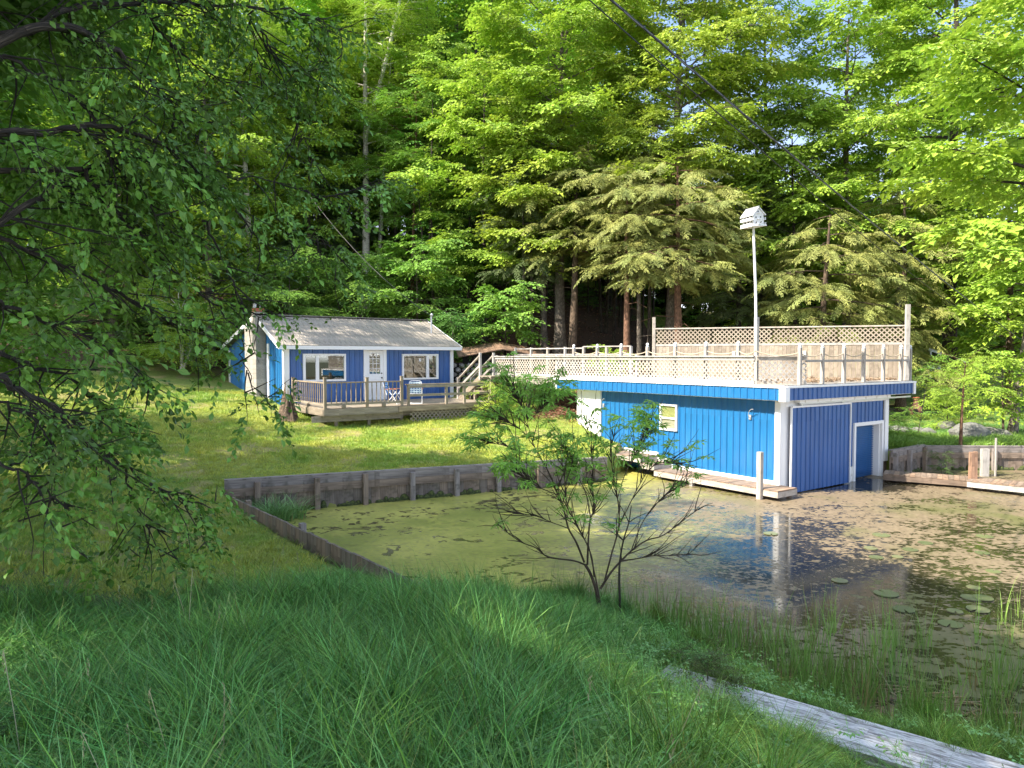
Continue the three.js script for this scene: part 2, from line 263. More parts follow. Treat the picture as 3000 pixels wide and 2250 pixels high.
// ------------------------------------------------------------------ the pond
const scumDark = (x, d) => {                         // open-water share: cracks on the left, patches on the right
  const n = fbm(x * 0.5 + 3, d * 0.5, 4);
  const wx = x + (fbm(x * 0.8, d * 0.8 + 5, 3) - 0.5) * 2.2, wd = d + (fbm(x * 0.8 + 20, d * 0.8, 3) - 0.5) * 2.6;
  const crack = Math.min(Math.abs(fbm(wx * 0.9, wd * 1.15, 4) - 0.5) * 9, Math.abs(fbm(wx * 1.9 + 30, wd * 2.6, 4) - 0.47) * 6.5 + sstep(0.62, 0.42, n) * 2);
  return { n, crack };
};
{
  const X0 = -9, XW = 44, D0 = 3.5, DW = 22;
  const R = new Float32Array(2048 * 1024);
  const map = tex(2048, 1024, (u, v) => {
    const x = X0 + u * XW, d = D0 + v * DW, n = fbm(x * 0.5 + 3, d * 0.5, 4), f = vn(x * 17, d * 17), h = fbm(x * 24, d * 24, 2), p = fbm(x * 0.9 + 60, d * 1.2, 4), q = fbm(x * 5 + 8, d * 8, 4), k = fbm(x * 13 + 2, d * 19, 3);
    const edge = 3.0 + (d - 15) * 0.34 + (n - 0.5) * 4.2, weed = sstep(edge + 2.2, edge - 2.6, x + (k - 0.5) * 3);
    const clear = sstep(1.9, 0.6, Math.hypot((x - 4.9) / 2.2, (d - 14.3) / 2.9) + (n - 0.5) * 1.2 + (k - 0.5)) * sstep(1, 0.2, weed);
    const near = sstep(17.5, 9, d) * sstep(3.5, 7.5, x), lee = sstep(1, 0.55, Math.hypot((x - 10.4) / 2.6, (d - 21.6) / 1.5) + (k - 0.5) * 0.5);
    // dashes of open water in the weed: short, broken, thicker where the bay is disturbed
    const wx = x + (fbm(x * 1.1, d * 1.1 + 5, 3) - 0.5) * 1.6, wd = d + (fbm(x * 1.1 + 20, d * 1.1, 3) - 0.5) * 1.6, ridge = Math.abs(fbm(wx * 1.7, wd * 3.4, 4) - 0.5) * 7.5 + Math.max(0, 0.5 - q) * 7 + sstep(0.58, 0.40, p) * 1.2;
    const duck = weed * (1 - 0.82 * sstep(0.70, 0.30, ridge)) * (1 - 0.35 * sstep(0.58, 0.7, k));
    const dens = lerp(0.47, 0.40, sstep(10, 19, d)) + near * 0.075 + (p - 0.5) * 0.5 + clear * 0.16 + lee * 0.3;
    const scum = (1 - weed) * clamp(sstep(dens - 0.03, dens + 0.06, q * 0.5 + k * 0.5 + (f - 0.5) * 0.1) + sstep(0.62, 0.72, h) * 0.55 * (1 - lee), 0, 1);
    const green = mix3([0.24, 0.26, 0.055], [0.46, 0.43, 0.105], clamp(f * 0.35 + 0.3 * h + (n - 0.42) * 1.9 + (p - 0.5) * 1.2, 0, 1)), brown = mix3(mix3([0.12, 0.092, 0.056], [0.33, 0.255, 0.165], clamp(h * 0.7 + f * 0.4, 0, 1)), [0.13, 0.14, 0.045], sstep(0.56, 0.8, n + near * 0.16) * 0.8);
    let c = mix3([0.030, 0.027, 0.016], green, duck); c = mix3(c, brown, scum * 0.88);
    R[Math.floor(v * 1024) * 2048 + Math.floor(u * 2048)] = clamp(0.06 + duck * 0.34 + scum * 0.42 + (1 - weed) * 0.05 * n, 0, 1);
    return c;
  }, true, false);
  const rough = tex(2048, 1024, (u, v) => { const r = R[Math.floor(v * 1024) * 2048 + Math.floor(u * 2048)]; return [r, r, 0]; }, false, false);
  const g = new THREE.PlaneGeometry(70, 22); g.rotateX(-Math.PI / 2); g.translate(26, 0, -14.5);
  const p = g.attributes.position, uv = g.attributes.uv; for (let i = 0; i < p.count; i++) uv.setXY(i, (p.getX(i) - X0) / XW, (-p.getZ(i) - D0) / DW);
  const bumpT = tex(256, 256, (u, v) => { const a = fbm(u * 8, v * 8, 3); return [a, a, a]; }, false);
  const o = part('pond', scene, g, phys({ map, roughness: 1, roughnessMap: rough, ior: 1.4, specularIntensity: 1 })); o.userData.kind = 'structure';
}
// ------------------------------------------------------------------ timber sea walls
M.moss = std({ map: tex(64, 64, (u, v) => { const g = fbm(u * 12, v * 12, 3); return mix3([0.02, 0.03, 0.012], [0.10, 0.12, 0.03], g * g * 1.6); }), roughness: 1 });
const P2 = (a, y) => V(a[0], y, -a[1]);
// a wall along a -> b (ends as [x, distance]); its posts stand on the pond side n
function timberWall(name, label, category, a, b, { top0, top1, posts, planks = true, boards = 2, side = 1, board = 0.19, foot = -0.5, postTop = 0, vplank = 0.24, group }) {
  const o = thing(name, label, category, [a[0], 0, -a[1]], 0, group), A = V(0, 0, 0), B = P2(b, 0).sub(P2(a, 0)), L = B.length(), dir = B.clone().normalize(), nor = V(-dir.z, 0, dir.x).multiplyScalar(side);
  const r = mulberry(Math.round(L * 1000) + 5), topAt = (t) => lerp(top0, top1, t / L), pt = (t, y, n) => dir.clone().multiplyScalar(t).addScaledVector(nor, n).setY(y);
  const cells = Math.round(L / vplank);
  if (planks) for (let i = 0; i < cells; i++) { const t = (i + 0.5) * L / cells, y1 = topAt(t) - 0.02 - (boards ? 0.03 : r() * 0.02); bar('plank', o, pt(t, foot, (r() - 0.5) * 0.012), pt(t, y1, (r() - 0.5) * 0.012), 0.045, L / cells - 0.007, M.seawall[1 + (r() > 0.5 ? 1 : 0)], i % 5, dir); }
  for (let k = 0; k < boards; k++) { const n = Math.max(1, Math.round(L / 3.4)); for (let i = 0; i < n; i++) { const t0 = (i / n) * L + 0.003, t1 = ((i + 1) / n) * L - 0.003, yo = -board * (k + 0.5) - k * 0.006 - 0.02; bar('rail_board', o, pt(t0, topAt(t0) + yo, 0.05 + k * 0.004), pt(t1, topAt(t1) + yo, 0.05 + k * 0.004), 0.05, board, M.seawall[k ? 2 : 0], i); } }
  if (boards) { const n = Math.max(1, Math.round(L / 3.2)); for (let i = 0; i < n; i++) { const t0 = (i / n) * L + 0.004, t1 = ((i + 1) / n) * L - 0.004; bar('cap_board', o, pt(t0, topAt(t0), 0.012), pt(t1, topAt(t1), 0.012), 0.15, 0.038, M.seawall[0], i + 2); } }
  if (boards) { const lumps = []; for (let i = 0; i < L * 9; i++) { const t = 0.3 + r() * (L - 0.4), q = 0.05 + r() * 0.09, g = new THREE.IcosahedronGeometry(1, 1), p = pt(t, 0.01, 0.03 + r() * 0.05), hh = 0.05 + 0.16 * Math.abs(Math.sin(t * 3.1 + r())) * r(); g.scale(q, hh, 0.05); g.rotateY(Math.atan2(-dir.z, dir.x)); g.translate(p.x, p.y, p.z); lumps.push(g); } const m = part('moss', o, merge(lumps), M.moss); m.userData.kind = 'stuff'; }
  for (const t of posts) bar('post', o, pt(t, foot, 0.135), pt(t, topAt(t) - 0.03 + postTop - r() * 0.05, 0.135), 0.11, 0.13, M.seawall[r() > 0.5 ? 0 : 2], Math.round(t) % 4, dir);
  return o;
}
timberWall('timber_seawall', 'long weathered timber sea wall with posts between the mown lawn and the green duckweed', 'sea wall', S0, S1, { top0: 0.9, top1: 0.74, posts: [0.75, 2.2, 3.45, 4.75, 6.05, 7.35, 8.7, 10.1], side: 1 });
timberWall('timber_retaining_wall', 'low brown plank wall running from the lawn corner into the tall grass', 'retaining wall', S0, L1, { top0: 0.60, top1: 0.62, posts: [1.3, 4.4, 9.55], side: -1, boards: 0, foot: -0.3, vplank: 0.2, postTop: 0.07 });
timberWall('timber_seawall', 'short grey timber sea wall beside the roll-up door end of the boathouse', 'sea wall', [12.25, 22.95], [14.2, 24.5], { top0: 0.86, top1: 0.86, posts: [0.1, 1.15, 2.35], side: 1 });
timberWall('timber_seawall', 'sunlit timber sea wall below the grassy bank at the right edge', 'sea wall', [14.25, 24.5], [24, 24.2], { top0: 0.82, top1: 0.82, posts: [2.3, 5.2, 8.3], side: 1 });

// ------------------------------------------------------------------ docks
function plankDock(name, label, x, d, ry, { len, wid, y, pitch = 0.145, mats, stringer = M.pale[1], legs = [], dip = 0 }) {
  const o = thing(name, label, 'dock', [x, 0, -d], ry), n = Math.round(len / pitch), r = mulberry(Math.round(len * 977));
  for (let i = 0; i < n; i++) part('plank', o, bx(len / n - 0.006, 0.036, wid + (r() - 0.5) * 0.02, i % 4), mats[Math.floor(r() * 3)], [(i + 0.5) * len / n, y - 0.018 - dip * (i / n) + (r() - 0.5) * 0.006, 0], [0, 0, 0]);
  for (const s of [-1, 1]) part('stringer', o, bx(len - 0.02, 0.16, 0.045), stringer, [len / 2, y - 0.118 - dip / 2, s * (wid / 2 - 0.035)], [0, 0, -Math.atan(dip / len)]);
  for (const [lx, lz, h] of legs) part('post', o, bx(0.13, h + 0.7, 0.13, 1), M.pale[2], [lx, (h - 0.7) / 2, lz]);
  for (const lx of [0.4, len - 0.5]) part('support_post', o, bx(0.1, y + 0.5, 0.1), M.dock[1], [lx, (y - 0.55) / 2, 0]);
  return o;
}

// ------------------------------------------------------------------ the boathouse; its own axes: x along the door front, -z along the long wall
const BY = { top: 3.09, low: 2.70 };
const boat = thing('boathouse', 'bright blue ribbed steel boathouse standing in the pond with a flat deck roof', 'boathouse', [7.5, 0, -19.9], TH);
panelWall(boat, [0, 0.1, -7.3], -Math.PI / 2, 7.18, 2.66, M.blue, { open: [[2.9, 3.6, 1.43, 2.22]] });
panelWall(boat, [3.42, 0.48, 0], 0, 2.28, 2.0, M.blueShaded, { open: [[0.46, 2.2, 0, 1.25]] });
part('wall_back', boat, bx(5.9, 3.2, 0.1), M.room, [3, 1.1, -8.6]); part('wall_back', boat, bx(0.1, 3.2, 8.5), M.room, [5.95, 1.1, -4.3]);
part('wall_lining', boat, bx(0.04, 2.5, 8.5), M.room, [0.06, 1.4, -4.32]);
part('corner_trim', boat, bx(0.22, 2.66, 0.05), M.white, [0.085, 1.41, 0.035]); part('corner_trim', boat, bx(0.05, 2.66, 0.17), M.white, [-0.028, 1.41, -0.03]);
part('corner_trim', boat, bx(0.22, 2.1, 0.06), M.white, [5.86, 1.53, 0.03]); part('corner_trim', boat, bx(0.06, 2.1, 0.2), M.white, [6.0, 1.53, -0.1]);
part('wall_trim', boat, bx(0.34, 2.6, 0.03), M.white, [0.31, 1.3, 0.012]); part('wall_trim', boat, bx(5.75, 0.2, 0.05), M.white, [3.08, 2.58, 0.035]);
part('base_board', boat, bx(0.5, 0.6, 0.04), M.whiteOld, [3.64, 0.16, -0.01]);
part('base_board', boat, bx(0.16, 0.7, 0.06), M.dock[1], [5.9, 0.1, -0.02]);
// stepped white skirting where the dock meets the long wall
part('skirting', boat, bx(0.05, 0.1, 3.95), M.white, [-0.03, 0.34, -1.97]); part('skirting', boat, bx(0.05, 0.1, 0.6), M.white, [-0.034, 0.51, -4.2]); part('skirting', boat, bx(0.05, 0.1, 2.8), M.white, [-0.03, 0.68, -5.88]);
// white entry door at the far end of the long wall
{ const d = part('door', boat, bx(0.06, 1.98, 0.95), M.white, [-0.02, 1.66, -7.82]);
  part('door_panel', d, bx(0.02, 0.62, 0.68), M.white, [-0.035, 0.5, 0]); part('door_panel', d, bx(0.02, 0.7, 0.68), M.white, [-0.035, -0.42, 0]); part('handle', d, new THREE.SphereGeometry(0.035, 10, 8), M.galv, [-0.07, -0.02, 0.38]);
  for (const z of [-7.32, -8.4]) part('door_frame', boat, bx(0.09, 2.16, 0.13), M.white, [-0.03, 1.68, z]);
  part('door_frame', boat, bx(0.09, 0.1, 1.22), M.white, [-0.034, 2.7 - 0.03, -7.86]); part('wall_panel', boat, bx(0.03, 2.6, 0.24), M.white, [0, 1.4, -8.5]); }
function sashWindow(parent, p, ry, w, h, rows, cols, name = 'window', fr = 0.06, depth = 0.07, mat = M.white) {
  const o = new THREE.Group(); o.name = name; o.position.set(...p); o.rotation.y = ry; parent.add(o);
  part('frame', o, merge([bx(w, fr, depth).clone().translate(0, h / 2 - fr / 2, 0), bx(w, fr, depth).clone().translate(0, -h / 2 + fr / 2, 0), bx(fr, h - 2 * fr, depth).clone().translate(-w / 2 + fr / 2, 0, 0), bx(fr, h - 2 * fr, depth).clone().translate(w / 2 - fr / 2, 0, 0)]), mat);
  return o;
}
{ const w = sashWindow(boat, [-0.035, 1.925, -4.05], -Math.PI / 2, 0.74, 0.86, 2, 1);
  part('sash_rail', w, bx(0.62, 0.05, 0.05), M.white, [0, -0.03, 0.0]);
  part('pane', w, bx(0.62, 0.36, 0.008), M.glass, [0, 0.185, -0.01]); part('pane', w, bx(0.62, 0.33, 0.008), M.glass, [0, -0.215, 0.0]);
  part('window_blind', w, bx(0.62, 0.36, 0.01), std({ color: rgb(0.34, 0.33, 0.13), roughness: 0.9 }), [0, 0.185, -0.035]); part('insect_screen', w, bx(0.62, 0.33, 0.01), std({ color: rgb(0.42, 0.38, 0.30), roughness: 0.9 }), [0, -0.215, -0.035]); }
// bent hook lamps on the long wall
for (const [z, y] of [[-0.95, 2.28], [-7.15, 2.28]]) { const h = part('hook', boat, tube(spline([V(0, -0.14, 0), V(-0.1, -0.12, 0.02), V(-0.14, 0, 0.05), V(-0.16, 0.1, 0.14), V(-0.16, 0.11, 0.22)], 12), [0.010], 6), M.galv, [-0.02, y, z]); part('hook_plate', h, bx(0.03, 0.14, 0.08), M.galv, [0, -0.14, 0]); }
// sliding door hung from a track
{ const s = new THREE.Group(); s.name = 'sliding_door'; s.position.set(0.38, 0.03, 0.14); boat.add(s); panelWall(s, [0, 0, 0], 0, 3.06, 2.42, M.blueShaded, { name: 'door_panel', pitch: 0.2286 });
  part('door_edge', s, bx(0.05, 2.44, 0.05), M.white, [-0.026, 1.22, 0]); part('door_edge', s, bx(0.035, 2.44, 0.05), M.white, [3.09, 1.22, 0]); part('door_edge', s, bx(3.1, 0.05, 0.05), M.white, [1.53, 2.448, 0.004]);
  for (const x of [0.45, 2.6]) part('hanger', s, bx(0.12, 0.1, 0.03), M.galv, [x, 2.52, 0.03]);
  const tr = part('door_track', boat, bx(5.1, 0.13, 0.15), M.white, [3.15, 2.655, 0.17]);
  part('track_slot', tr, bx(6.4, 0.05, 0.06), M.galv, [0.75, -0.085, 0.02]);
  for (let i = 0; i < 8; i++) part('bracket', tr, bx(0.03, 0.15, 0.17), M.whiteOld, [-2.3 + i * 0.66, 0.005, 0.012]); }
// roll-up door set back in its opening
{ const r = new THREE.Group(); r.name = 'roll_up_door'; r.position.set(4.78, 0, -0.24); boat.add(r);
  for (let i = 0; i < 30; i++) part('slat', r, new THREE.CylinderGeometry(0.036, 0.036, 1.5, 8, 1, false, 0, Math.PI).rotateZ(Math.PI / 2).rotateX(0), M.rollDoor, [0, 0.0 + i * 0.06, 0], [Math.PI, 0, 0]);
  part('slat_backing', r, bx(1.5, 2.1, 0.02), M.rollDoor, [0, 0.75, -0.03]);
  for (const x of [3.93, 5.63]) part('door_jamb', boat, bx(0.1, 2.1, 0.09), M.white, [x, 0.72, 0.012]); part('door_jamb', boat, bx(1.8, 0.1, 0.09), M.white, [4.78, 1.78, 0.014]);
  part('jamb_reveal', boat, bx(0.04, 2.1, 0.28), M.white, [5.56, 0.72, -0.17]); part('jamb_reveal', boat, bx(0.04, 2.1, 0.28), M.white, [4.0, 0.72, -0.17]); part('jamb_reveal', boat, bx(1.56, 0.04, 0.28), M.white, [4.78, 1.72, -0.17]); }
// the flat roof with its ribbed fascia
const RX0 = -0.45, RX1 = 6.85, RZ1 = 0.45, RZ0 = -9.45;
{ const rw = RX1 - RX0, rl = RZ1 - RZ0, roof = part('roof', boat, bx(rw - 0.1, BY.top - BY.low - 0.02, rl - 0.1), M.pale[1], [(RX0 + RX1) / 2, (BY.top + BY.low) / 2 - 0.01, (RZ0 + RZ1) / 2]);
  const f = new THREE.Group(); f.name = 'fascia'; boat.add(f);
  panelWall(f, [RX0, BY.low, RZ0 + 0.2], -Math.PI / 2, rl - 0.36, 0.335, M.blue, { name: 'fascia_panel' }); panelWall(f, [RX0 + 0.18, BY.low, RZ1], 0, rw - 0.3, 0.335, M.blueShaded, { name: 'fascia_panel' });
  part('fascia_trim', f, bx(0.07, 0.055, rl + 0.06), M.white, [RX0 - 0.006, BY.top - 0.022, (RZ0 + RZ1) / 2]); part('fascia_trim', f, bx(rw - 0.03, 0.055, 0.07), M.white, [(RX0 + RX1) / 2 + 0.05, BY.top - 0.022, RZ1 + 0.006]);
  part('fascia_trim', f, bx(0.2, 0.385, 0.05), M.white, [RX0 + 0.08, BY.low + 0.165, RZ1 + 0.012]); part('fascia_trim', f, bx(0.05, 0.385, 0.17), M.white, [RX0 - 0.012, BY.low + 0.165, RZ1 - 0.07]);
  part('fascia_trim', f, bx(0.13, 0.385, 0.05), M.white, [RX1 - 0.05, BY.low + 0.165, RZ1 + 0.012]); part('fascia_trim', f, bx(0.05, 0.385, 0.2), M.white, [RX0 - 0.012, BY.low + 0.165, RZ0 + 0.1]);
  part('soffit', roof, bx(rw - 0.14, 0.02, rl - 0.14), M.white, [0, -(BY.top - BY.low) / 2 - 0.0, 0]);
  const deck = new THREE.Group(); deck.name = 'roof_decking'; boat.add(deck); const r = mulberry(3);
  for (let i = 0; i < 49; i++) part('deck_board', deck, bx(0.138, 0.03, rl - 0.12, i % 4), M.pale[Math.floor(r() * 3)], [RX0 + 0.12 + i * 0.1475, BY.top + 0.015, (RZ0 + RZ1) / 2]); }

// lattice: crossing laths on a w x h panel in the xy plane, joined
function latticeGeo(w, h, gap = 0.115, lath = 0.038, thick = 0.008) {
  const out = [], run = (s, z) => { for (let c = -h; c < w + h; c += gap * Math.SQRT2) { // the line x = c + s * y
      let y0 = 0, y1 = h; const xa = c + (s > 0 ? 0 : h), sl = s; const xAt = (y) => xa + sl * y;
      const lo = (0 - xa) / sl, hi = (w - xa) / sl; y0 = Math.max(y0, Math.min(lo, hi)); y1 = Math.min(y1, Math.max(lo, hi)); if (y1 - y0 < 0.04) continue;
      out.push(barGeo(V(xAt(y0), y0, z), V(xAt(y1), y1, z), thick, lath)); } };
  run(1, -thick * 0.52); run(-1, thick * 0.52); return merge(out);
}
function latticePanel(parent, a, b, y0, h, mat, name = 'lattice', extra) { const d = b.clone().sub(a), w = d.length(), m = part(name, parent, latticeGeo(w, h, extra), mat, [a.x, y0, a.z], [0, Math.atan2(-d.z, d.x), 0]); m.userData.kind = 'stuff'; return m; }
// bars on flat laths need their wide side in the plane: barGeo keeps h upright across the bar

// rope-and-lattice guard rail of the roof deck and the walkway that carries on from it, in the boathouse's axes
const ropeMat = std({ color: rgb(0.45, 0.38, 0.28), roughness: 0.95 });
const guard = thing('lattice_railing', 'pale lattice guard rail with rope posts along the boathouse roof and walkway', 'railing', [7.5, 0, -19.9], TH);
const GX = RX0 + 0.07, GZ0 = -13.6, FL = BY.top + 0.03;
{ const zs = [-13.55, -9.45, -5.2, -0.55];
  for (let i = 0; i + 1 < zs.length; i++) latticePanel(guard, V(GX, 0, zs[i] + 0.05), V(GX, 0, zs[i + 1] - 0.05), FL + 0.1, 0.55, M.pale[i % 2 ? 0 : 2]);
  const ch0 = V(GX, 0, -0.42), ch1 = V(0.72, 0, RZ1 - 0.1);
  latticePanel(guard, ch0, ch1, FL + 0.09, 0.55, M.pale[0]);
  for (const [y, h, w] of [[FL + 0.72, 0.1, 0.05], [FL + 0.05, 0.1, 0.05], [FL + 0.79, 0.038, 0.15]]) { for (let i = 0; i + 1 < zs.length; i++) bar('rail', guard, V(GX, y, zs[i]), V(GX, y, zs[i + 1] - 0.004), w, h, M.pale[0], i); bar('rail', guard, V(GX, y + 0.002, -0.5), V(0.72, y + 0.002, RZ1 - 0.1), w, h, M.pale[2], 4); }
  for (const z of zs) part('post', guard, bx(0.09, 0.84, 0.09, 1), M.pale[0], [GX + 0.06, FL + 0.42, z]);
  // tall posts with lamp caps; ropes hang between them
  const capG = cyl(0.03, 0.065, 0.07, 10), tops = [];
  const tall = (x, z, top) => { part('rope_post', guard, bx(0.09, top - FL, 0.09, Math.abs(Math.round(z))), M.pale[Math.abs(Math.round(z * 3)) % 3], [x, (top + FL) / 2, z]); const c = part('lamp_cap', guard, capG, M.galv, [x, top + 0.035, z]); part('lamp_globe', c, new THREE.SphereGeometry(0.05, 10, 8), M.white, [0, 0.05, 0]); tops.push(V(x, top, z)); };
  for (const t of [8.95, 7.66, 6.45, 5.22, 4.02, 2.81, 1.64]) tall(GX + 0.1, RZ1 - t, 4.22);
  for (const t of [0.67, 1.8, 2.95, 4.07, 5.26, 6.4, 7.0]) tall(RX0 + 0.45 + t - 0.25, RZ1 - 0.12, 4.15);
  for (let i = 0; i + 1 < tops.length; i++) { if (i === 6) { tops.splice(7, 0, V(GX, 4.2, -0.55)); } const a = tops[i], b = tops[i + 1], pts = []; for (let k = 0; k <= 10; k++) { const t = k / 10, p = a.clone().lerp(b, t); p.y -= 0.14 + 0.42 * t * (1 - t); pts.push(p); } part('rope', guard, tube(pts, [0.016], 6), ropeMat); }
  for (const y of [3.78]) bar('mid_rail', guard, V(0.72, y, RZ1 - 0.12), V(7.2 + RX0, y, RZ1 - 0.12), 0.04, 0.07, M.pale[1], 2);
}
// the raised walkway and the stairs down to the cottage deck
const walk = thing('wooden_walkway', 'raised wooden walkway joining the boathouse roof to the stairs by the cottage', 'walkway', [7.5, 0, -19.9], TH);
{ const r = mulberry(9); for (let i = 0; i < 30; i++) part('deck_board', walk, bx(1.7, 0.03, 0.136, i % 4), M.pale[Math.floor(r() * 3)], [GX + 0.62, FL - 0.045, RZ0 - 0.08 - i * 0.145]);
  for (const x of [GX - 0.16, GX + 1.4]) part('joist', walk, bx(0.05, 0.24, 4.3), M.pale[2], [x, FL - 0.19, RZ0 - 2.15]);
  for (const [x, z] of [[GX, -11.2], [GX + 1.3, -11.2], [GX, -13.5], [GX + 1.3, -13.5]]) part('support_post', walk, bx(0.12, 2.2, 0.12), M.wood[1], [x, FL - 1.25, z]);
  // far-side hand rail with plain posts
  const q = [V(0.95, 0, -13.9), V(1.2, 0, -9.6), V(1.7, 0, -7.5)];
  for (let i = 0; i < 2; i++) { bar('rail', walk, q[i].clone().setY(4.24 + i * 0.06), q[i + 1].clone().setY(4.24 + i * 0.06), 0.1, 0.045, M.pale[i ? 1 : 0]); bar('rail', walk, q[i].clone().setY(3.98), q[i + 1].clone().setY(3.98), 0.04, 0.07, M.pale[1]); }
  for (let k = 0; k <= 6; k++) { const t = k / 6, p = t < 0.67 ? q[0].clone().lerp(q[1], t / 0.67) : q[1].clone().lerp(q[2], (t - 0.67) / 0.33); part('rail_post', walk, bx(0.09, 1.22, 0.09, k), M.pale[k % 3], [p.x, FL + 0.57, p.z]); } }
const brownDoor = thing('brown_gate', 'dark brown gate with an X brace under the raised walkway', 'gate', [7.5, 0, -19.9], TH);
{ const mm = std({ map: wallWood, color: rgb(1.4, 0.9, 0.7) }); for (let i = 0; i < 6; i++) part('board', brownDoor, bx(0.118, 1.05, 0.03, i), mm, [GX + 0.12 + i * 0.122, 2.3, -12.9]);
  bar('brace', brownDoor, V(GX + 0.08, 1.82, -12.87), V(GX + 0.78, 2.78, -12.87), 0.03, 0.09, M.wood[1]); bar('brace', brownDoor, V(GX + 0.78, 1.82, -12.862), V(GX + 0.08, 2.78, -12.862), 0.03, 0.09, M.wood[1]); for (const y of [1.8, 2.8]) part('cross_board', brownDoor, bx(0.76, 0.1, 0.03), M.wood[1], [GX + 0.43, y, -12.855]); }
const stairs = thing('wooden_staircase', 'open wooden staircase with sloping hand rails climbing from cottage deck to walkway', 'staircase', [7.5, 0, -19.9], TH);
{ const x0 = GX - 0.75, x1 = GX - 0.06, z0 = -13.6, z1 = -15.4, n = 6, y1 = 2.04;
  for (let i = 0; i < n; i++) { const t = (i + 0.5) / n; part('tread', stairs, bx(x1 - x0 - 0.08, 0.04, 0.27, i), M.wood[i % 3], [(x0 + x1) / 2, lerp(FL, y1, (i + 1) / (n + 1)), lerp(z0, z1, t)]); }
  for (const x of [x0, x1]) { bar('stringer', stairs, V(x, FL - 0.12, z0), V(x, y1 - 0.1, z1), 0.045, 0.24, M.wood[1]); bar('handrail', stairs, V(x, FL + 0.84, z0), V(x, y1 + 0.86, z1), 0.09, 0.05, M.pale[2]); bar('mid_rail', stairs, V(x, FL + 0.42, z0), V(x, y1 + 0.45, z1), 0.04, 0.09, M.pale[1]); bar('post', stairs, V(x, FL - 0.2, z0), V(x, FL + 0.95, z0), 0.09, 0.09, M.pale[0]); bar('post', stairs, V(x, y1 - 0.3, z1), V(x, y1 + 0.95, z1), 0.09, 0.09, M.pale[1]); }
  part('landing', stairs, bx(0.8, 0.04, 0.9), M.wood[0], [(x0 + x1) / 2, FL - 0.045, z0 + 0.47]); part('support_post', stairs, bx(0.1, 2, 0.1), M.wood[1], [x0, 2, z0 + 0.85]); }
// privacy fence across the roof
const fenceWood = [[0.70, 0.62, 0.52], [0.60, 0.53, 0.45], [0.78, 0.70, 0.60]].map((c) => std({ map: paleWood, color: rgb(...c), roughness: 0.9 }));
const fence = thing('privacy_fence', 'tall pale board fence with lattice topper at the back of the boathouse roof', 'fence', [13.1, 0, -23.6]);
{ const A = V(0, 0, 0), B = V(5.5 - 13.1, 0, -(27.4 - 23.6)), L = B.length(), dir = B.clone().normalize(), ry = Math.atan2(-dir.z, dir.x), n = Math.round(L / 0.14), r = mulberry(21), P = (t, y) => dir.clone().multiplyScalar(t).setY(y);
  const H = (t) => 4.34, T = (t) => 4.93 + 0.04 * t / L;
  for (let i = 0; i < n; i++) { const t = (i + 0.5) * L / n; bar('board', fence, P(t, FL), P(t, H(t) - 0.004 - r() * 0.01).addScaledVector(V(-dir.z, 0, dir.x), (r() - 0.5) * 0.01), 0.02, L / n - 0.006, fenceWood[Math.floor(r() * 3)], i % 6, dir); }
  for (let k = 0; k < 4; k++) { const t0 = k * L / 4, t1 = (k + 1) * L / 4; const m = part('lattice', fence, latticeGeo(L / 4 - 0.03, T(t0) - H(t0) - 0.02), fenceWood[2 - k % 2 * 2], [P(t0, 0).x, H(t0), P(t0, 0).z], [0, ry, 0]); m.userData.kind = 'stuff'; }
  bar('rail', fence, P(0, T(0)), P(L, T(L)), 0.09, 0.045, M.pale[2]); bar('rail', fence, P(0, H(0)), P(L, H(L)), 0.05, 0.08, M.pale[1]);
  part('post', fence, bx(0.13, 2.5, 0.1), M.pale[0], [-0.06, FL + 1.25, 0.08]); part('post', fence, bx(0.1, 2.3, 0.1), M.pale[2], [P(L, 0).x - 0.05, FL + 1.14, P(L, 0).z]);
  for (const t of [3.2, 5.6]) part('outlet_box', fence, bx(0.1, 0.16, 0.06), M.whiteOld, [P(t, 0).x + 0.02, 4.02, P(t, 0).z + 0.05], [0, ry, 0]); }
